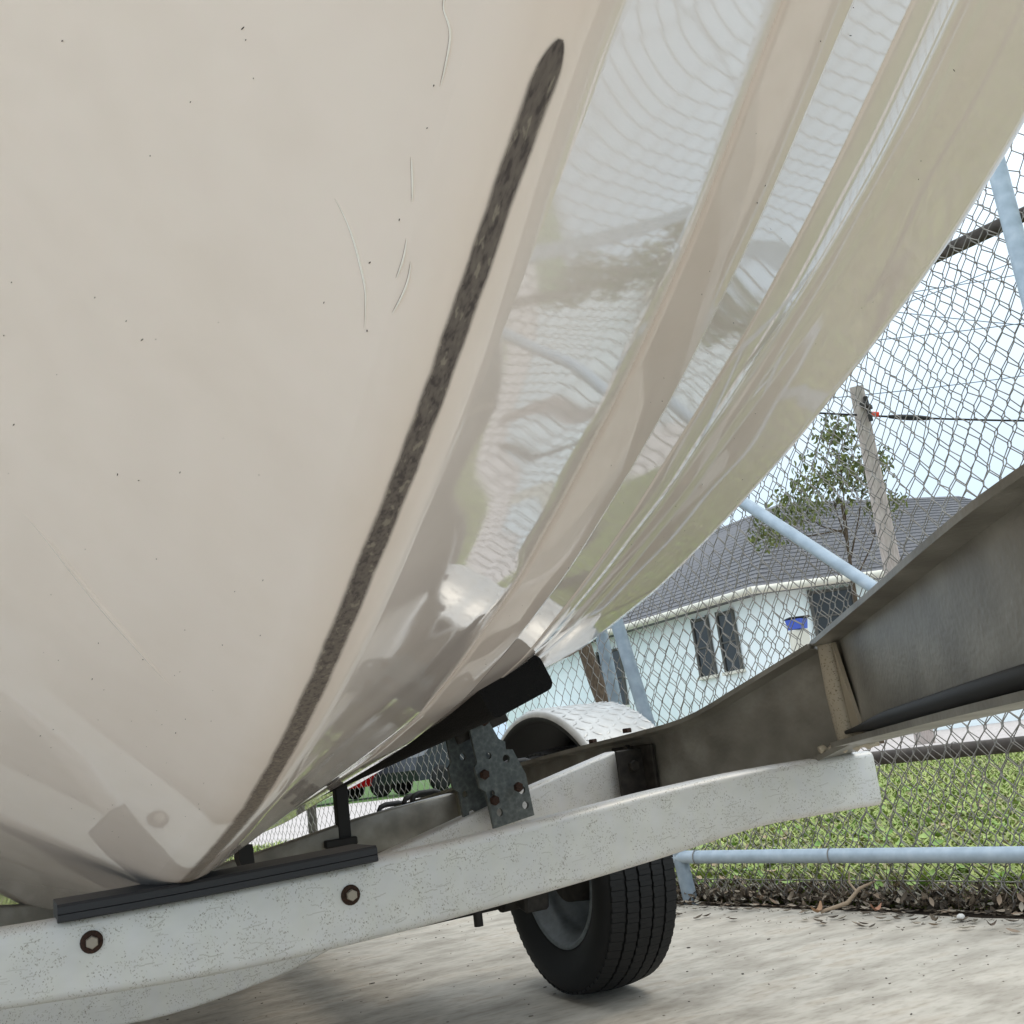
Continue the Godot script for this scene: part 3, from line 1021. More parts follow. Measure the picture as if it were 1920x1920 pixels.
	mb.grid(inner, [], true)
	part("shaded_underside", mb.done(), M.black, fender)  # shade under the fender put into the colour as black
	mb = MB.new()
	for i in 34:
		for j in 7:
			var a := deg_to_rad(lerpf(37.0, 168.0, i / 33.0))
			var x := lerpf(ax0 + 0.022, ax1 - 0.02, j / 6.0)
			var dirn := 1.0 if (i + j) % 2 == 0 else -1.0
			var c := wc + Vector3(x, sin(a) * rf, cos(a) * rf)
			var nn := Vector3(0, sin(a), cos(a))
			var tn := Vector3(0, cos(a), -sin(a))
			var l := (Vector3.RIGHT + tn * dirn).normalized() * 0.0165
			var w := nn.cross(l).normalized() * 0.0045
			c += nn * 0.0012
			mb.next()
			for q in [[l, w], [w, -l], [-l, -w], [-w, l]]:
				mb.tri(c + nn * 0.0028, c + q[0], c + q[1])
	part("diamond_tread", mb.done(), M.plate, fender, true)

# ---------------------------------------------------------------- the fence
const F0 := Vector3(2.756, 0, -2.318)
const FD := Vector3(-0.2258, 0, -0.9742)
const FN := Vector3(0.9742, 0, -0.2258)

func fp(t: float, y: float, off := 0.0) -> Vector3:
	return F0 + FD * t + FN * off + Vector3(0, y, 0)

func pipe(called: String, pts: Array, r: float, mat: Material, o: Node, n := 14) -> MeshInstance3D:
	var mb := MB.new()
	mb.tube(PackedVector3Array(pts), r, n)
	return part(called, mb.done(), mat, o)

# woven wires: each zigzags up the fence and hooks into its neighbour in a short twist
func weave(t0: float, t1: float, high: float, off: float, shift: float, warp: FastNoiseLite) -> ArrayMesh:
	var mb := MB.new()
	var cw := 0.0285
	var ch := 0.047
	var thick := 0.0019
	for c in int((t1 - t0) / cw):
		var t := t0 + c * cw
		var path := PackedVector3Array()
		for r in int(high / ch) + 1:
			var odd := (r + c) % 2 == 0
			var tt := t + (cw if odd else 0.0)
			var y := 0.03 + r * ch
			var wob := Vector2(warp.get_noise_2d(tt * 2.0 + shift, y * 2.0), warp.get_noise_2d(tt * 2.0 + 50.0 + shift, y * 2.0)) * 0.02 + Vector2(warp.get_noise_2d(tt * 12.0 + shift, y * 9.0), warp.get_noise_2d(tt * 12.0 + 50.0 + shift, y * 9.0)) * 0.006
			var sway := off + warp.get_noise_2d(tt * 0.5 + 9.0 + shift, y * 0.5) * 0.016
			path.append(fp(tt + wob.x + (-0.0012 if odd else 0.0012), y + wob.y - 0.007, sway - 0.002))
			path.append(fp(tt + wob.x + (0.0014 if odd else -0.0014), y + wob.y + 0.007, sway + 0.002))
		for i in path.size() - 1:
			var a := path[i]
			var b := path[i + 1]
			var d := (b - a).normalized()
			var e := d.cross(FN).normalized() * thick
			var f := FN * thick
			mb.next()
			var p := [e, f * 0.9, -e, -f * 0.9]
			for k in 4:
				mb.quad(a + p[k], b + p[k], b + p[(k + 1) % 4], a + p[(k + 1) % 4])
	return mb.done()

func fence() -> void:
	var o := thing("chain_link_fence", fp(1.0, 0, 0.03), "tall rusty grey chain-link fence beside the trailer with dark weathered rails", "fence")
	var warp := FastNoiseLite.new()
	warp.frequency = 0.9
	warp.seed = 3
	warp.fractal_octaves = 3
	part("chain_link_mesh", weave(-4.2, 9.0, 2.62, 0.052, 0.0, warp), M.wire, o, true)
	pipe("top_rail", [fp(-4.2, 2.12, 0.09), fp(-1.0, 2.118, 0.09), fp(1.5, 2.12, 0.09), fp(9.0, 2.12, 0.09)], 0.024, M.pipe_dark, o)
	pipe("middle_rail", [fp(-4.2, 0.487, 0.095), fp(-0.1, 0.486, 0.095), fp(1.42, 0.472, 0.095)], 0.024, M.pipe_dark, o)
	pipe("tension_wire", [fp(-4.2, 0.075, 0.06), fp(0.2, 0.078, 0.06), fp(2.4, 0.07, 0.06), fp(9, 0.07, 0.06)], 0.0022, M.wire, o, 6)
	for t in [4.6, 7.6, -3.3]:
		pipe("post", [fp(t, -0.02, 0.1), fp(t, 2.7, 0.1)], 0.03, M.pipe_dark, o)
	pipe("post", [fp(1.64, -0.02, 0.12), fp(1.72, 1.0, 0.11), fp(1.82, 2.2, 0.11)], 0.03, M.pipe_grey, o)
	# wire ties round the rails
	for k in 9:
		var t := -1.5 + k * 0.33
		var mt := MB.new()
		var loop := PackedVector3Array()
		for i in 13:
			var a := TAU * i / 12.0
			loop.append(fp(t + 0.01 * sin(a * 0.5), 0.485 + 0.0262 * sin(a), 0.095 + 0.0262 * cos(a)))
		mt.tube(loop, 0.0018, 5, false)
		part("tie", mt.done(), M.wire, o)
	var g := thing("braced_gate", fp(1.0, 0, -0.03), "pale blue-grey painted pipe gate with a diagonal brace, wired against the chain-link", "gate")
	pipe("bottom_rail", [fp(1.42, 0.173, -0.03), fp(0.6, 0.174, -0.032), fp(-0.1, 0.172, -0.03), fp(-0.5, 0.172, -0.03), fp(-2.4, 0.172, -0.03)], 0.0245, M.pipe_blue, g)
	part("gate_mesh", weave(-0.46, 1.46, 2.62, 0.009, 31.0, warp), M.wire, g, true)
	pipe("hinge_post", [fp(1.31, -0.02, -0.025), fp(1.40, 0.72, -0.025), fp(1.50, 1.19, -0.025), fp(1.6, 2.1, -0.025)], 0.029, M.pipe_grey, g)
	pipe("latch_post", [fp(-0.47, 0.172, -0.03), fp(-0.467, 1.4, -0.03), fp(-0.466, 2.5, -0.03)], 0.029, M.pipe_blue, g)
	pipe("brace", [fp(1.5, 2.19, -0.03), fp(0.726, 1.484, -0.034), fp(0.281, 1.076, -0.034), fp(-0.45, 0.40, -0.03)], 0.0225, M.pipe_blue, g)
	for q in [[0.78, 1.535], [0.62, 0.174], [1.24, 0.173]]:
		var mt := MB.new()
		var loop := PackedVector3Array()
		for i in 15:
			var a := TAU * i / 12.0
			loop.append(fp(q[0] + 0.0265 * cos(a) * (0.68 if q[1] > 1.0 else 0.1), q[1] + 0.0275 * sin(a) * (0.75 if q[1] > 1.0 else 1.0), -0.032 + 0.0265 * cos(a) * 1.0))
		mt.tube(loop, 0.002, 5, false)
		part("tie", mt.done(), M.wire, g)
	var mc := MB.new()
	mc.tube(PackedVector3Array([fp(1.385, 0.62, -0.025), fp(1.39, 0.64, -0.025)]), 0.034, 14)
	part("band_clamp", mc.done(), M.pipe_grey, g)

# ---------------------------------------------------------------- ground
const CF := Vector3(0.4612, 0, -0.8873)
const CS := Vector3(0.8873, 0, 0.4612)

func gp(side: float, ahead: float, y := 0.0) -> Vector3:
	return CS * side + CF * ahead + Vector3(0, y, 0)

func blade_mesh() -> ArrayMesh:
	var mb := MB.new()
	for k in 5:
		var a := k * 1.31
		var d := Vector3(cos(a), 0, sin(a))
		var w := Vector3(-d.z, 0, d.x) * 0.004
		var b := d * 0.012
		var m := b + d * 0.012 + Vector3(0, 0.045, 0)
		var e := m + d * (0.02 + 0.006 * k) + Vector3(0, 0.02 - 0.008 * (k % 3), 0)
		mb.next()
		mb.quad(b - w, b + w, m + w * 0.9, m - w * 0.9)
		mb.tri(m - w * 0.9, m + w * 0.9, e)
	return mb.done()

func leaf_mesh(w: float, l: float, bend: float) -> ArrayMesh:
	var mb := MB.new()
	var rows := []
	for i in 6:
		var t := i / 5.0
		var ww := w * sin(PI * clampf(t * 0.92 + 0.06, 0, 1)) * 0.5
		var y := bend * l * (t - 0.5) * (t - 0.5) * 2.0
		rows.append(PackedVector3Array([Vector3(-ww, y + ww * 0.5, (t - 0.5) * l), Vector3(0, y, (t - 0.5) * l), Vector3(ww, y + ww * 0.5, (t - 0.5) * l)]))
	mb.grid(rows)
	return mb.done()

func sheet(called: String, poly: PackedVector3Array, mat: Material) -> void:
	var mb := MB.new()
	var p2 := PackedVector2Array()
	for p in poly:
		p2.append(Vector2(p.x, p.z))
	var tris := Geometry2D.triangulate_polygon(p2)
	for k in range(0, tris.size(), 3):
		mb.tri(poly[tris[k]], poly[tris[k + 1]], poly[tris[k + 2]])
	ground(called, mb.done(), mat)

func lay_ground() -> void:
	sheet("ground", PackedVector3Array([Vector3(-300, -0.035, 300), Vector3(300, -0.035, 300), Vector3(300, -0.035, -300), Vector3(-300, -0.035, -300)]), M.turf)
	# concrete slab with a worn edge by the fence
	var edge := []
	var nz := FastNoiseLite.new()
	nz.frequency = 1.7
	nz.seed = 8
	var t := -6.0
	while t < 2.9:
		edge.append(fp(t, 0, -0.05 - 0.03 * smoothstep(0.8, -0.2, t) + 0.02 * nz.get_noise_1d(t * 2.0)))
		t += 0.08
	edge.append(fp(2.9, 0, -0.05))
	var mb := MB.new()
	var top := []
	for p in edge:
		var far: Vector3 = Vector3(-9.0, 0, p.z + 0.5)
		var row := PackedVector3Array([p + Vector3(0, -0.06, 0), p + Vector3(0, -0.008, 0)])
		top.append(row)
	mb.grid(top)
	var top2 := []
	for p in edge:
		top2.append(PackedVector3Array([p + Vector3(0, -0.008, 0), p - FN * 0.012, p - FN * 0.6, p - FN * 3.0, p - FN * 14.0]))
	mb.grid(top2)
	ground("driveway", mb.done(), M.concrete)
	# street across the view and its far verge
	sheet("street", PackedVector3Array([gp(-60, 46, -0.012), gp(-14, 17.0, -0.012), gp(-6, 12.8, -0.012), gp(-2, 11.9, -0.012), gp(70, 11.9, -0.012), gp(70, 25.5, -0.012), gp(-4, 25.5, -0.012), gp(-16, 30.0, -0.012), gp(-60, 60, -0.012)]), M.road)
	sheet("soil", PackedVector3Array([fp(-6, -0.012, -0.2), fp(9, -0.012, -0.2), fp(9, -0.012, 0.22), fp(-6, -0.012, 0.22)]), M.soil)
	# grass
	var places := []
	var cols := []
	var blade := blade_mesh()
	var r := rng
	for i in 72000:
		var tt := 0.0
		var off := 0.0
		if i < 42000:
			tt = r.randf_range(-4.0, 6.5)
			off = 0.08 + 8.5 * pow(r.randf(), 1.5)
		else:
			tt = r.randf_range(2.92, 9.2)
			off = -r.randf() * 6.0 if i < 66000 else r.randf() * 4.0
		var p := fp(tt, -0.02, off)
		if p.dot(CF) > 11.9:
			continue
		var sc := r.randf_range(0.7, 1.6) * (0.75 if off < 0.3 and off > 0.0 else 1.0)
		places.append(Transform3D(Basis(Vector3.UP, r.randf() * TAU).scaled(Vector3(sc * 1.3, sc, sc * 1.3)), p))
		var k := r.randf()
		var c := Color(0.20, 0.29, 0.05).lerp(Color(0.46, 0.51, 0.15), r.randf())
		if k > 0.82:
			c = Color(0.34, 0.30, 0.15)
		elif k > 0.72:
			c = Color(0.16, 0.17, 0.07)
		cols.append(c)
	var gr := scatter("grass", blade, M.leaf, places, cols, self)
	tag(gr, "short green lawn grass growing beyond the fence and behind the trailer", "grass")
	# broad leaved weeds in the lawn
	places = []
	cols = []
	for i in 6500:
		var tt := r.randf_range(-4.0, 6.0)
		var off := 0.1 + 4.5 * pow(r.randf(), 1.6)
		var sc := r.randf_range(0.5, 1.3)
		places.append(Transform3D(Basis.from_euler(Vector3(r.randf_range(-0.6, 0.6), r.randf() * TAU, r.randf_range(-0.6, 0.6))).scaled(Vector3.ONE * sc), fp(tt, r.randf_range(0.0, 0.06), off)))
		cols.append(Color(0.16, 0.30, 0.05).lerp(Color(0.40, 0.50, 0.16), r.randf()) if r.randf() < 0.8 else Color(0.42, 0.31, 0.19))
	tag(scatter("lawn_weeds", leaf_mesh(0.03, 0.05, 0.5), M.leaf, places, cols, self), "broad leaved green weeds among the grass beyond the fence", "weeds")
	# leaf litter and roots along the foot of the fence
	places = []
	cols = []
	for i in 13000:
		var tt := r.randf_range(-3.5, 2.6)
		var off := -0.07 + 0.27 * pow(r.randf(), 0.8)
		if i > 12500:
			off = -0.06 - 0.25 * pow(r.randf(), 2.5)
		var y := r.randf() * (0.0 if off < -0.045 else 0.042) + 0.006
		var sc := r.randf_range(0.4, 1.1)
		places.append(Transform3D(Basis.from_euler(Vector3(r.randf_range(-1.2, 1.2), r.randf() * TAU, r.randf_range(-0.9, 0.9)) * (1.0 if off > -0.05 else 0.25)).scaled(Vector3.ONE * sc), fp(tt, y, off)))
		var k := r.randf()
		cols.append(Color(0.04, 0.031, 0.023).lerp(Color(0.20, 0.15, 0.10), k) if k < 0.62 else Color(0.27, 0.19, 0.13).lerp(Color(0.40, 0.37, 0.30), r.randf()))
	tag(scatter("leaf_litter", leaf_mesh(0.017, 0.036, 0.3), M.litter, places, cols, self), "dark brown leaf litter heaped along the foot of the fence", "leaf litter")
	var tw := MB.new()
	for i in 420:
		var tt := r.randf_range(-3.0, 2.4)
		var off := r.randf_range(-0.06, 0.12)
		var a := fp(tt, r.randf_range(0.005, 0.03), off)
		var b := a + FD * r.randf_range(-0.09, 0.09) + FN * r.randf_range(-0.05, 0.05) + Vector3(0, r.randf_range(0.0, 0.11), 0)
		var m := (a + b) * 0.5 + Vector3(0, r.randf_range(-0.01, 0.02), 0) + FD * r.randf_range(-0.02, 0.02)
		tw.tube(PackedVector3Array([a, m, b]), [0.0022, 0.0018, 0.0009], 4, false)
	tag(part("twigs", tw.done(), M.bark, self, true), "tangled thin brown twigs and dead stems under the chain-link", "twigs")
	# grit and leaf crumbs lying on the concrete
	places = []
	cols = []
	var crumb := SphereMesh.new()
	crumb.radius = 1.0
	crumb.height = 1.4
	crumb.radial_segments = 5
	crumb.rings = 2
	for i in 1700:
		var tt := r.randf_range(-3.0, 2.6)
		var off := -0.1 - 2.6 * pow(r.randf(), 3.0)
		var sz := r.randf_range(0.0008, 0.0028) * (1.0 if r.randf() < 0.93 else 2.0)
		places.append(Transform3D(Basis(Vector3.UP, r.randf() * TAU) * Basis.from_scale(Vector3(sz * r.randf_range(1.0, 2.4), sz * 0.6, sz)), fp(tt, 0.001, off)))
		cols.append(Color(0.05, 0.04, 0.03).lerp(Color(0.35, 0.30, 0.24), pow(r.randf(), 1.5)))
	tag(scatter("grit", crumb, M.litter, places, cols, self), "scattered dark grit and leaf crumbs on the concrete driveway", "grit")
	# single fallen leaves and other bits on the slab
	var bits := [[0.62, -0.16, 1.0, Color(0.40, 0.24, 0.14), "curled tan dead leaf on the slab beneath the gate's middle"], [0.44, -0.10, 0.8, Color(0.42, 0.21, 0.13), "small reddish dead leaf against the litter under the blue bottom rail"], [-0.02, -0.24, 0.55, Color(0.10, 0.07, 0.05), "dark brown leaf scrap lying alone on the slab at the right"], [-0.13, 0.02, 2.2, Color(0.45, 0.27, 0.2), "large pinkish brown dead leaf at the right end of the litter"], [0.17, -0.21, 0.6, Color(0.12, 0.09, 0.06), "blackish leaf scrap on the slab left of the pebble"]]
	for q in bits:
		var o := part("dead_leaf", leaf_mesh(0.028, 0.06, 1.0), plain(q[3].linear_to_srgb(), 0.85), self)
		tag(o, q[4], "leaf", "dead leaves on the concrete slab")
		o.transform = Transform3D(Basis.from_euler(Vector3(0.1, r.randf() * TAU, 0.15)).scaled(Vector3.ONE * q[2]), fp(q[0], 0.01 if q[1] < 0 else 0.05, q[1]))
	var pb := MB.new()
	var rows := []
	for i in 9:
		var row := PackedVector3Array()
		for j in 13:
			var a := PI * i / 8.0
			var b := TAU * (j % 12) / 12.0
			row.append(fp(0.12, 0.011, -0.15) + Vector3(sin(a) * cos(b) * 0.013, cos(a) * 0.01, sin(a) * sin(b) * 0.011) * (1.0 + 0.1 * sin(b * 3.0 + a)))
		rows.append(row)
	pb.grid(rows)
	tag(part("pebble", pb.done(), plain(Color(0.85, 0.83, 0.8), 0.7), self), "small white pebble on the slab edge below the fence", "pebble")
	var st := MB.new()
	st.tube(PackedVector3Array([fp(0.62, 0.01, -0.15), fp(0.55, 0.03, -0.09), fp(0.52, 0.07, -0.05), fp(0.47, 0.09, -0.03)]), [0.006, 0.007, 0.006, 0.003], 7)
	st.tube(PackedVector3Array([fp(0.53, 0.06, -0.055), fp(0.57, 0.085, -0.03), fp(0.575, 0.12, -0.01)]), [0.005, 0.004, 0.002], 6)
	tag(part("root", st.done(), plain(Color(0.62, 0.54, 0.45), 0.9), self), "pale forked root sprawling from the litter onto the slab", "root")

# ---------------------------------------------------------------- across the street
func wall_between(mb: MB, a: Vector3, b: Vector3, y0: float, y1: float) -> void:
	mb.next()
	mb.quad(Vector3(a.x, y0, a.z), Vector3(a.x, y1, a.z), Vector3(b.x, y1, b.z), Vector3(b.x, y0, b.z))

func window_on(o: Node, a: Vector3, b: Vector3, y0: float, y1: float, out: Vector3) -> void:
	var mid := (a + b) * 0.5
	var d := b - a
	var w := d.length()
	d = d.normalized()
	var c := Vector3(mid.x, (y0 + y1) / 2, mid.z)
	var basis := Basis(d, Vector3.UP, d.cross(Vector3.UP))
	var mb := MB.new()
	mb.box(Transform3D(basis, c + out * 0.03), Vector3(w, y1 - y0, 0.03), 0.004)
	var wn := part("window", mb.done(), M.glass, o)
	mb = MB.new()
	for s in [-1.0, 1.0]:
		mb.box(Transform3D(basis, c + out * 0.05 + d * s * (w / 2)), Vector3(0.07, y1 - y0 + 0.14, 0.06), 0.004)
	mb.box(Transform3D(basis, c + out * 0.052 + Vector3(0, (y1 - y0) / 2, 0)), Vector3(w, 0.07, 0.06), 0.004)
	mb.box(Transform3D(basis, c + out * 0.052), Vector3(w, 0.04, 0.05), 0.004)
	part("frame", mb.done(), M.shutter, wn)
	mb = MB.new()
	mb.box(Transform3D(basis, c + out * 0.07 - Vector3(0, (y1 - y0) / 2 + 0.03, 0)), Vector3(w + 0.16, 0.07, 0.12), 0.004)
	part("sill", mb.done(), M.trim, wn)

func house() -> void:
	var o := thing("white_house", Vector3(19, 0, -24), "white walled house with a dark grey shingle roof across the street", "house")
	var c1 := Vector3(16.11, 0, -18.88)
	var ae := Vector3(15.66, 0, -32.5)
	var be := Vector3(23.2, 0, -15.2)
	var bk := Vector3(27.0, 0, -31.0)
	var mb := MB.new()
	for q in [[ae, c1], [c1, be], [be, bk], [bk, ae]]:
		wall_between(mb, q[0], q[1], -0.1, 3.8)
	var wall := part("wall", mb.done(), M.siding, o)
	# roof planes with thickness at the eave
	var e := [Vector3(15.66, 3.72, -18.68), Vector3(15.2, 3.72, -32.9), Vector3(23.3, 3.72, -14.7), Vector3(27.5, 3.72, -31.4)]
	var r1 := Vector3(20.4, 6.75, -22.3)
	var r2 := Vector3(25.2, 6.35, -20.2)
	var r3 := Vector3(20.4, 6.75, -29.5)
	mb = MB.new()
	for f in [[e[1], e[0], r1, r3], [e[0], e[2], r2, r1], [e[2], e[3], r2], [e[3], e[1], r3], [e[3], r3, r1, r2]]:
		mb.next()
		mb.tri(f[0], f[1], f[2])
		if f.size() > 3:
			mb.tri(f[0], f[2], f[3])
	mb.next()
	mb.quad(e[0] - Vector3(0, 0.14, 0), e[1] - Vector3(0, 0.14, 0), e[3] - Vector3(0, 0.14, 0), e[2] - Vector3(0, 0.14, 0))
	var roof := part("roof", mb.done(), M.shingle, o)
	# shingle courses as thin steps up the two slopes that face the street
	mb = MB.new()
	for f in [[e[1], e[0], r1, r3], [e[0], e[2], r2, r1]]:
		for k in range(1, 22):
			var a: Vector3 = f[0].lerp(f[3], k / 22.0)
			var b: Vector3 = f[1].lerp(f[2], k / 22.0)
			var n: Vector3 = (f[1] - f[0]).cross(f[3] - f[0]).normalized()
			if n.y < 0.0:
				n = -n
			var dn: Vector3 = (f[0] - f[3]).normalized()
			mb.next()
			mb.quad(a + n * 0.004, b + n * 0.004, b + n * 0.025 + dn * 0.03, a + n * 0.025 + dn * 0.03)
			mb.quad(a + n * 0.025 + dn * 0.03, b + n * 0.025 + dn * 0.03, b + dn * 0.03, a + dn * 0.03)
	part("shingle_course", mb.done(), M.shingle, roof, true)
	mb = MB.new()
	for q in [[e[1], e[0]], [e[0], e[2]], [e[2], e[3]], [e[3], e[1]]]:
		mb.tube(PackedVector3Array([q[0] - Vector3(0, 0.07, 0), q[1] - Vector3(0, 0.07, 0)]), 0.09, 8)
	part("gutter", mb.done(), M.trim, roof)
	var west := Vector3(-1, 0, 0.03)
	window_on(o, Vector3(16.042, 0, -20.95), Vector3(16.022, 0, -21.55), 1.95, 3.38, west)
	window_on(o, Vector3(16.075, 0, -19.95), Vector3(16.055, 0, -20.55), 1.95, 3.38, west)
	window_on(o, Vector3(15.908, 0, -25.0), Vector3(15.868, 0, -26.2), 1.6, 3.2, west)
	var bd := (be - c1).normalized()
	window_on(o, c1 + bd * 1.1, c1 + bd * 2.1, 2.3, 3.46, Vector3(-bd.z, 0, bd.x))

func crown(o: Node, places_of: Array, leaf: Mesh, light: Color, dark: Color, size: float, n: int, called := "crown") -> void:
	var pl := []
	var co := []
	for q in places_of:
		var c: Vector3 = q[0]
		var r: float = q[1]
		for k in int(n * r * r):
			var d := Vector3(rng.randfn(), rng.randfn() * 0.8, rng.randfn()).normalized() * r * pow(rng.randf(), 0.5)
			pl.append(Transform3D(Basis.from_euler(Vector3(rng.randf() * TAU, rng.randf() * TAU, rng.randf() * TAU)).scaled(Vector3.ONE * size * rng.randf_range(0.6, 1.3)), c + d))
			co.append(light.lerp(dark, rng.randf()))
	scatter(called, leaf, M.leaf, pl, co, o)

func trunk_tree(called: String, base: Vector3, h: float, r: float, label: String, clumps: Array, light: Color, dark: Color, leaf_size: float, n: int) -> void:
	var o := thing(called, base, label, "tree")
	var mb := MB.new()
	var topp := base + Vector3(rng.randf_range(-0.2, 0.2), h, rng.randf_range(-0.2, 0.2))
	mb.tube(PackedVector3Array([base - Vector3(0, 0.1, 0), base.lerp(topp, 0.15) + Vector3(0.04, 0, 0), base.lerp(topp, 0.5) + Vector3(-0.1, 0, 0.05), topp]), [r * 1.3, r, r * 0.75, r * 0.35], 10)
	for q in clumps:
		var s := base.lerp(topp, rng.randf_range(0.55, 0.9))
		mb.tube(PackedVector3Array([s, s.lerp(q[0], 0.5) + Vector3(0, -0.1, 0), q[0]]), [r * 0.35, r * 0.22, r * 0.06], 6)
		for k in 5:
			var e: Vector3 = q[0] + Vector3(rng.randf_range(-1, 1), rng.randf_range(-0.7, 0.9), rng.randf_range(-1, 1)) * q[1] * 0.8
			mb.tube(PackedVector3Array([s.lerp(q[0], 0.6), e]), [r * 0.12, r * 0.03], 5)
	part("trunk", mb.done(), M.bark, o)
	crown(o, clumps, leaf_mesh(0.5, 1.0, 0.4), light, dark, leaf_size, n)

func street_things() -> void:
	# wooden service pole and its cables
	var o := thing("utility_pole", Vector3(13.55, 0, -12.55), "leaning grey-brown wooden utility pole in front of the shingle roof", "pole")
	var mb := MB.new()
	mb.tube(PackedVector3Array([Vector3(13.58, -0.1, -12.6), Vector3(13.23, 2.99, -12.18), Vector3(12.76, 5.84, -11.70)]), [0.16, 0.145, 0.115], 14)
	var pole := part("shaft", mb.done(), M.wood, o)
	mb = MB.new()
	mb.box(Transform3D(Basis(Vector3.UP, 0.5), Vector3(12.8, 5.47, -11.62)), Vector3(0.34, 0.07, 0.12), 0.01)
	mb.tube(PackedVector3Array([Vector3(12.82, 5.2, -11.6), Vector3(12.78, 5.62, -11.58)]), 0.035, 8)
	part("cable_bracket", mb.done(), M.dark_steel, pole)
	var dirn := Vector3(0.887, 0, 0.461)
	var c := thing("overhead_cable", Vector3(13.0, 5.45, -11.65), "thick black overhead cable with a splice sleeve, strung from the leaning pole", "cable")
	var main := []
	for k in 13:
		var t := k / 12.0
		main.append(Vector3(12.0, 5.52, -12.15).lerp(Vector3(21.0, 4.5, -7.6), t) + Vector3(0, -0.28 * sin(PI * t), 0))
	mb = MB.new()
	mb.tube(PackedVector3Array(along(main, 40)), 0.017, 6)
	part("wire", mb.done(), M.cable, c)
	var pts := along(main, 60)
	mb = MB.new()
	mb.tube(PackedVector3Array([pts[8], pts[9], pts[10], pts[11], pts[12]]), [0.03, 0.045, 0.05, 0.045, 0.03], 9)
	part("splice_sleeve", mb.done(), M.cable, c)
	mb = MB.new()
	mb.tube(PackedVector3Array([pts[6] + Vector3(0, 0.03, 0), pts[7] + Vector3(0, 0.03, 0)]), 0.045, 8)
	part("marker_band", mb.done(), M.orange, c)
	var runs := [[Vector3(9, 6.2, -14), Vector3(21, 9.6, -8), "thin wire climbing steeply to the upper right"], [Vector3(9, 7.0, -14), Vector3(22, 7.2, -8), "thin level wire above the black cable"], [Vector3(9, 6.0, -14), Vector3(22, 6.3, -8), "lowest thin wire just above the black cable"], [Vector3(9, 7.6, -14), Vector3(21, 8.2, -8.2), "topmost gently rising thin wire"], [Vector3(9, 8.8, -14), Vector3(22, 5.6, -8), "thin wire falling to the right across the others"]]
	for q in runs:
		var p := []
		for k in 9:
			var t := k / 8.0
			p.append(q[0].lerp(q[1], t) + Vector3(0, -0.3 * sin(PI * t), 0))
		mb = MB.new()
		mb.tube(PackedVector3Array(along(p, 24)), 0.009, 5)
		tag(part("power_line", mb.done(), M.wire_grey, self), q[2] + " in the sky beyond the fence", "wire", "thin overhead wires beyond the fence")
	# sparse young tree behind the pole
	trunk_tree("young_tree", Vector3(15.0, 0, -15.0), 4.8, 0.06, "sparse young tree with olive leaves behind the leaning pole", [[Vector3(15.0, 5.2, -15.0), 0.75], [Vector3(14.3, 4.7, -15.3), 0.6], [Vector3(15.7, 5.4, -14.6), 0.6], [Vector3(15.3, 6.1, -14.8), 0.5], [Vector3(16.0, 4.6, -14.6), 0.45], [Vector3(13.8, 4.3, -15.6), 0.45]], Color(0.20, 0.22, 0.06), Color(0.08, 0.10, 0.03), 0.12, 900)
	# brown trunk standing before the white wall
	var tr := thing("bare_trunk", Vector3(10.5, 0, -17.3), "bare brown tree trunk in front of the white wall, beside the fender", "tree")
	mb = MB.new()
	mb.tube(PackedVector3Array([Vector3(10.75, -0.1, -17.2), Vector3(10.6, 0.9, -17.3), Vector3(10.4, 1.9, -17.43), Vector3(10.15, 3.6, -17.6), Vector3(10.0, 5.5, -17.7)]), [0.2, 0.165, 0.15, 0.13, 0.1], 12)
	part("trunk", mb.done(), M.bark, tr)
	# a bush to the right, mirrored in the hull
	var cl := []
	for k in 9:
		cl.append([Vector3(11.8 + rng.randf_range(-0.4, 0.4), 0.9 + k * 0.28, -7.7 + rng.randf_range(-0.4, 0.4)), rng.randf_range(0.35, 0.5)])
	trunk_tree("leafy_shrub", Vector3(11.8, 0, -7.7), 2.8, 0.08, "bushy green shrub beyond the fence, to the right of the leaning pole", cl, Color(0.16, 0.22, 0.06), Color(0.06, 0.10, 0.03), 0.13, 900)
	# blue bin
	var bo := thing("recycling_bin", Vector3(14.62, 1.6, -16.2), "small blue bin with a black lid on a stand in front of the white house", "bin")
	mb = MB.new()
	var fr := []
	for y in [2.40, 2.48, 2.60]:
		fr.append(Transform3D(Basis(Vector3.RIGHT, PI / 2).rotated(Vector3.UP, 0.4).scaled(Vector3.ONE * lerpf(0.85, 1.0, (y - 2.40) / 0.20)), Vector3(14.6, y, -16.2)))
	mb.sweep(rounded(0.42, 0.34, 0.05, 3), fr, false, 1.0)
	part("body", mb.done(), M.blue, bo)
	mb = MB.new()
	mb.box(Transform3D(Basis(Vector3.UP, -0.4), Vector3(14.62, 2.63, -16.19)), Vector3(0.44, 0.04, 0.36), 0.015)
	part("lid", mb.done(), M.cable, bo)
	mb = MB.new()
	mb.box(Transform3D(Basis(Vector3.UP, -0.4), Vector3(14.6, 1.18, -16.2)), Vector3(0.34, 2.42, 0.3), 0.02)
	part("stand", mb.done(), M.trim, bo)
	car(Vector3(11.4, -0.02, -27.2), 0.35, M.grey_paint, "dark grey car parked across the street, seen under the hull")
	car(Vector3(8.0, -0.02, -28.6), 0.2, M.red_paint, "red car parked across the street, left of the dark grey car")
	car(Vector3(15.3, -0.02, -29.0), 0.6, M.white_paint, "white car parked across the street, right of the dark grey car")

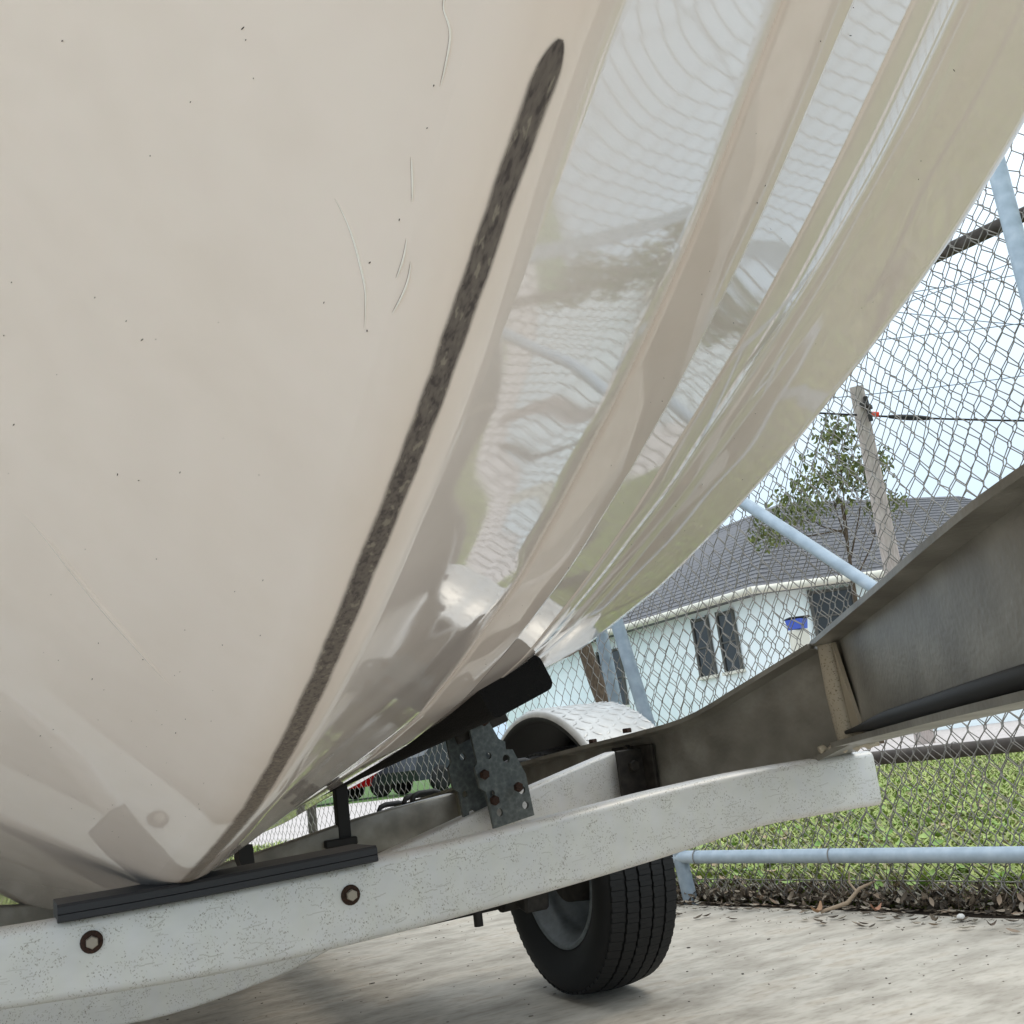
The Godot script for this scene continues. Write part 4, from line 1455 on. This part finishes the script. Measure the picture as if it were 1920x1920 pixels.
func car(at: Vector3, turn: float, paint: Material, label: String) -> void:
	var o := thing("parked_car", at, label, "car", "cars parked across the street")
	var t := Transform3D(Basis(Vector3.UP, turn), at)
	var side := PackedVector2Array([Vector2(-2.1, 0.32), Vector2(2.1, 0.32), Vector2(2.18, 0.55), Vector2(2.1, 0.78), Vector2(1.2, 0.92), Vector2(-1.7, 0.98), Vector2(-2.1, 0.92), Vector2(-2.18, 0.6)])
	var mb := MB.new()
	mb.sweep(side, [t * Transform3D(Basis(), Vector3(0, 0, -0.82)), t * Transform3D(Basis(), Vector3(0, 0, 0.82))], true, 1.0)
	mb.sweep(PackedVector2Array([Vector2(-1.15, 1.40), Vector2(0.25, 1.42), Vector2(0.4, 1.36), Vector2(0.3, 1.46), Vector2(-1.1, 1.47), Vector2(-1.3, 1.40)]), [t * Transform3D(Basis(), Vector3(0, 0, -0.66)), t * Transform3D(Basis(), Vector3(0, 0, 0.66))], true, 1.0)
	part("body", mb.done(), paint, o)
	mb = MB.new()
	mb.sweep(PackedVector2Array([Vector2(-1.75, 0.96), Vector2(1.05, 0.93), Vector2(0.34, 1.41), Vector2(-1.2, 1.41)]), [t * Transform3D(Basis(), Vector3(0, 0, -0.7)), t * Transform3D(Basis(), Vector3(0, 0, 0.7))], true, 1.0)
	part("window", mb.done(), M.glass, o)
	for x in [-1.35, 1.35]:
		for z in [-0.78, 0.78]:
			mb = MB.new()
			var w: Transform3D = t * Transform3D(Basis(Vector3.UP, PI / 2), Vector3(x, 0.32, z))
			mb.lathe(w, PackedVector2Array([Vector2(-0.1, 0.0), Vector2(-0.11, 0.2), Vector2(-0.1, 0.31), Vector2(-0.07, 0.33), Vector2(0.07, 0.33), Vector2(0.1, 0.31), Vector2(0.11, 0.2), Vector2(0.1, 0.0)]), 24)
			part("wheel", mb.done(), M.tyre, o)
	for z in [-0.6, 0.6]:
		mb = MB.new()
		mb.box(t * Transform3D(Basis(), Vector3(2.13, 0.68, z)), Vector3(0.08, 0.12, 0.3), 0.02)
		part("headlight", mb.done(), M.white_paint, o)

# ---------------------------------------------------------------- scene
func _ready() -> void:
	rng.seed = 20240
	var cam := Camera3D.new()
	cam.name = "camera"
	cam.fov = 53.0
	cam.near = 0.02
	cam.far = 900.0
	add_child(cam)
	# yaw 27.47 to the right, pitched up 13.2, rolled 7.3 clockwise, 0.65 m off the slab
	cam.position = Vector3(0, 0.65, 0)
	cam.basis = Basis(Vector3.UP, deg_to_rad(-27.467)) * Basis(Vector3.RIGHT, deg_to_rad(13.2)) * Basis(Vector3.BACK, deg_to_rad(-7.3))
	cam.current = true
	var env := Environment.new()
	env.background_mode = Environment.BG_SKY
	var sky := Sky.new()
	var sm := ProceduralSkyMaterial.new()
	sm.sky_top_color = Color(1.36, 1.40, 1.44)
	sm.sky_horizon_color = Color(0.77, 0.865, 0.94)
	sm.sky_curve = 1.0
	sm.sky_energy_multiplier = 1.0
	sm.ground_bottom_color = Color(0.42, 0.41, 0.38)
	sm.ground_horizon_color = Color(0.6, 0.62, 0.62)
	sm.sun_angle_max = 0.0
	sky.sky_material = sm
	env.sky = sky
	env.ambient_light_source = Environment.AMBIENT_SOURCE_SKY
	env.tonemap_mode = Environment.TONE_MAPPER_LINEAR
	env.tonemap_exposure = 1.15
	env.sdfgi_enabled = true
	env.ssao_enabled = true
	env.ssil_enabled = true
	var we := WorldEnvironment.new()
	we.name = "environment"
	we.environment = env
	add_child(we)
	var sun := DirectionalLight3D.new()
	sun.name = "sun"
	sun.light_energy = 0.25
	sun.light_color = Color(1.0, 0.97, 0.92)
	sun.light_angular_distance = 14.0
	sun.shadow_enabled = true
	sun.rotation_degrees = Vector3(-58, 70, 0)
	add_child(sun)
	materials()
	lay_ground()
	house()
	street_things()
	fence()
	trailer()
	boat()
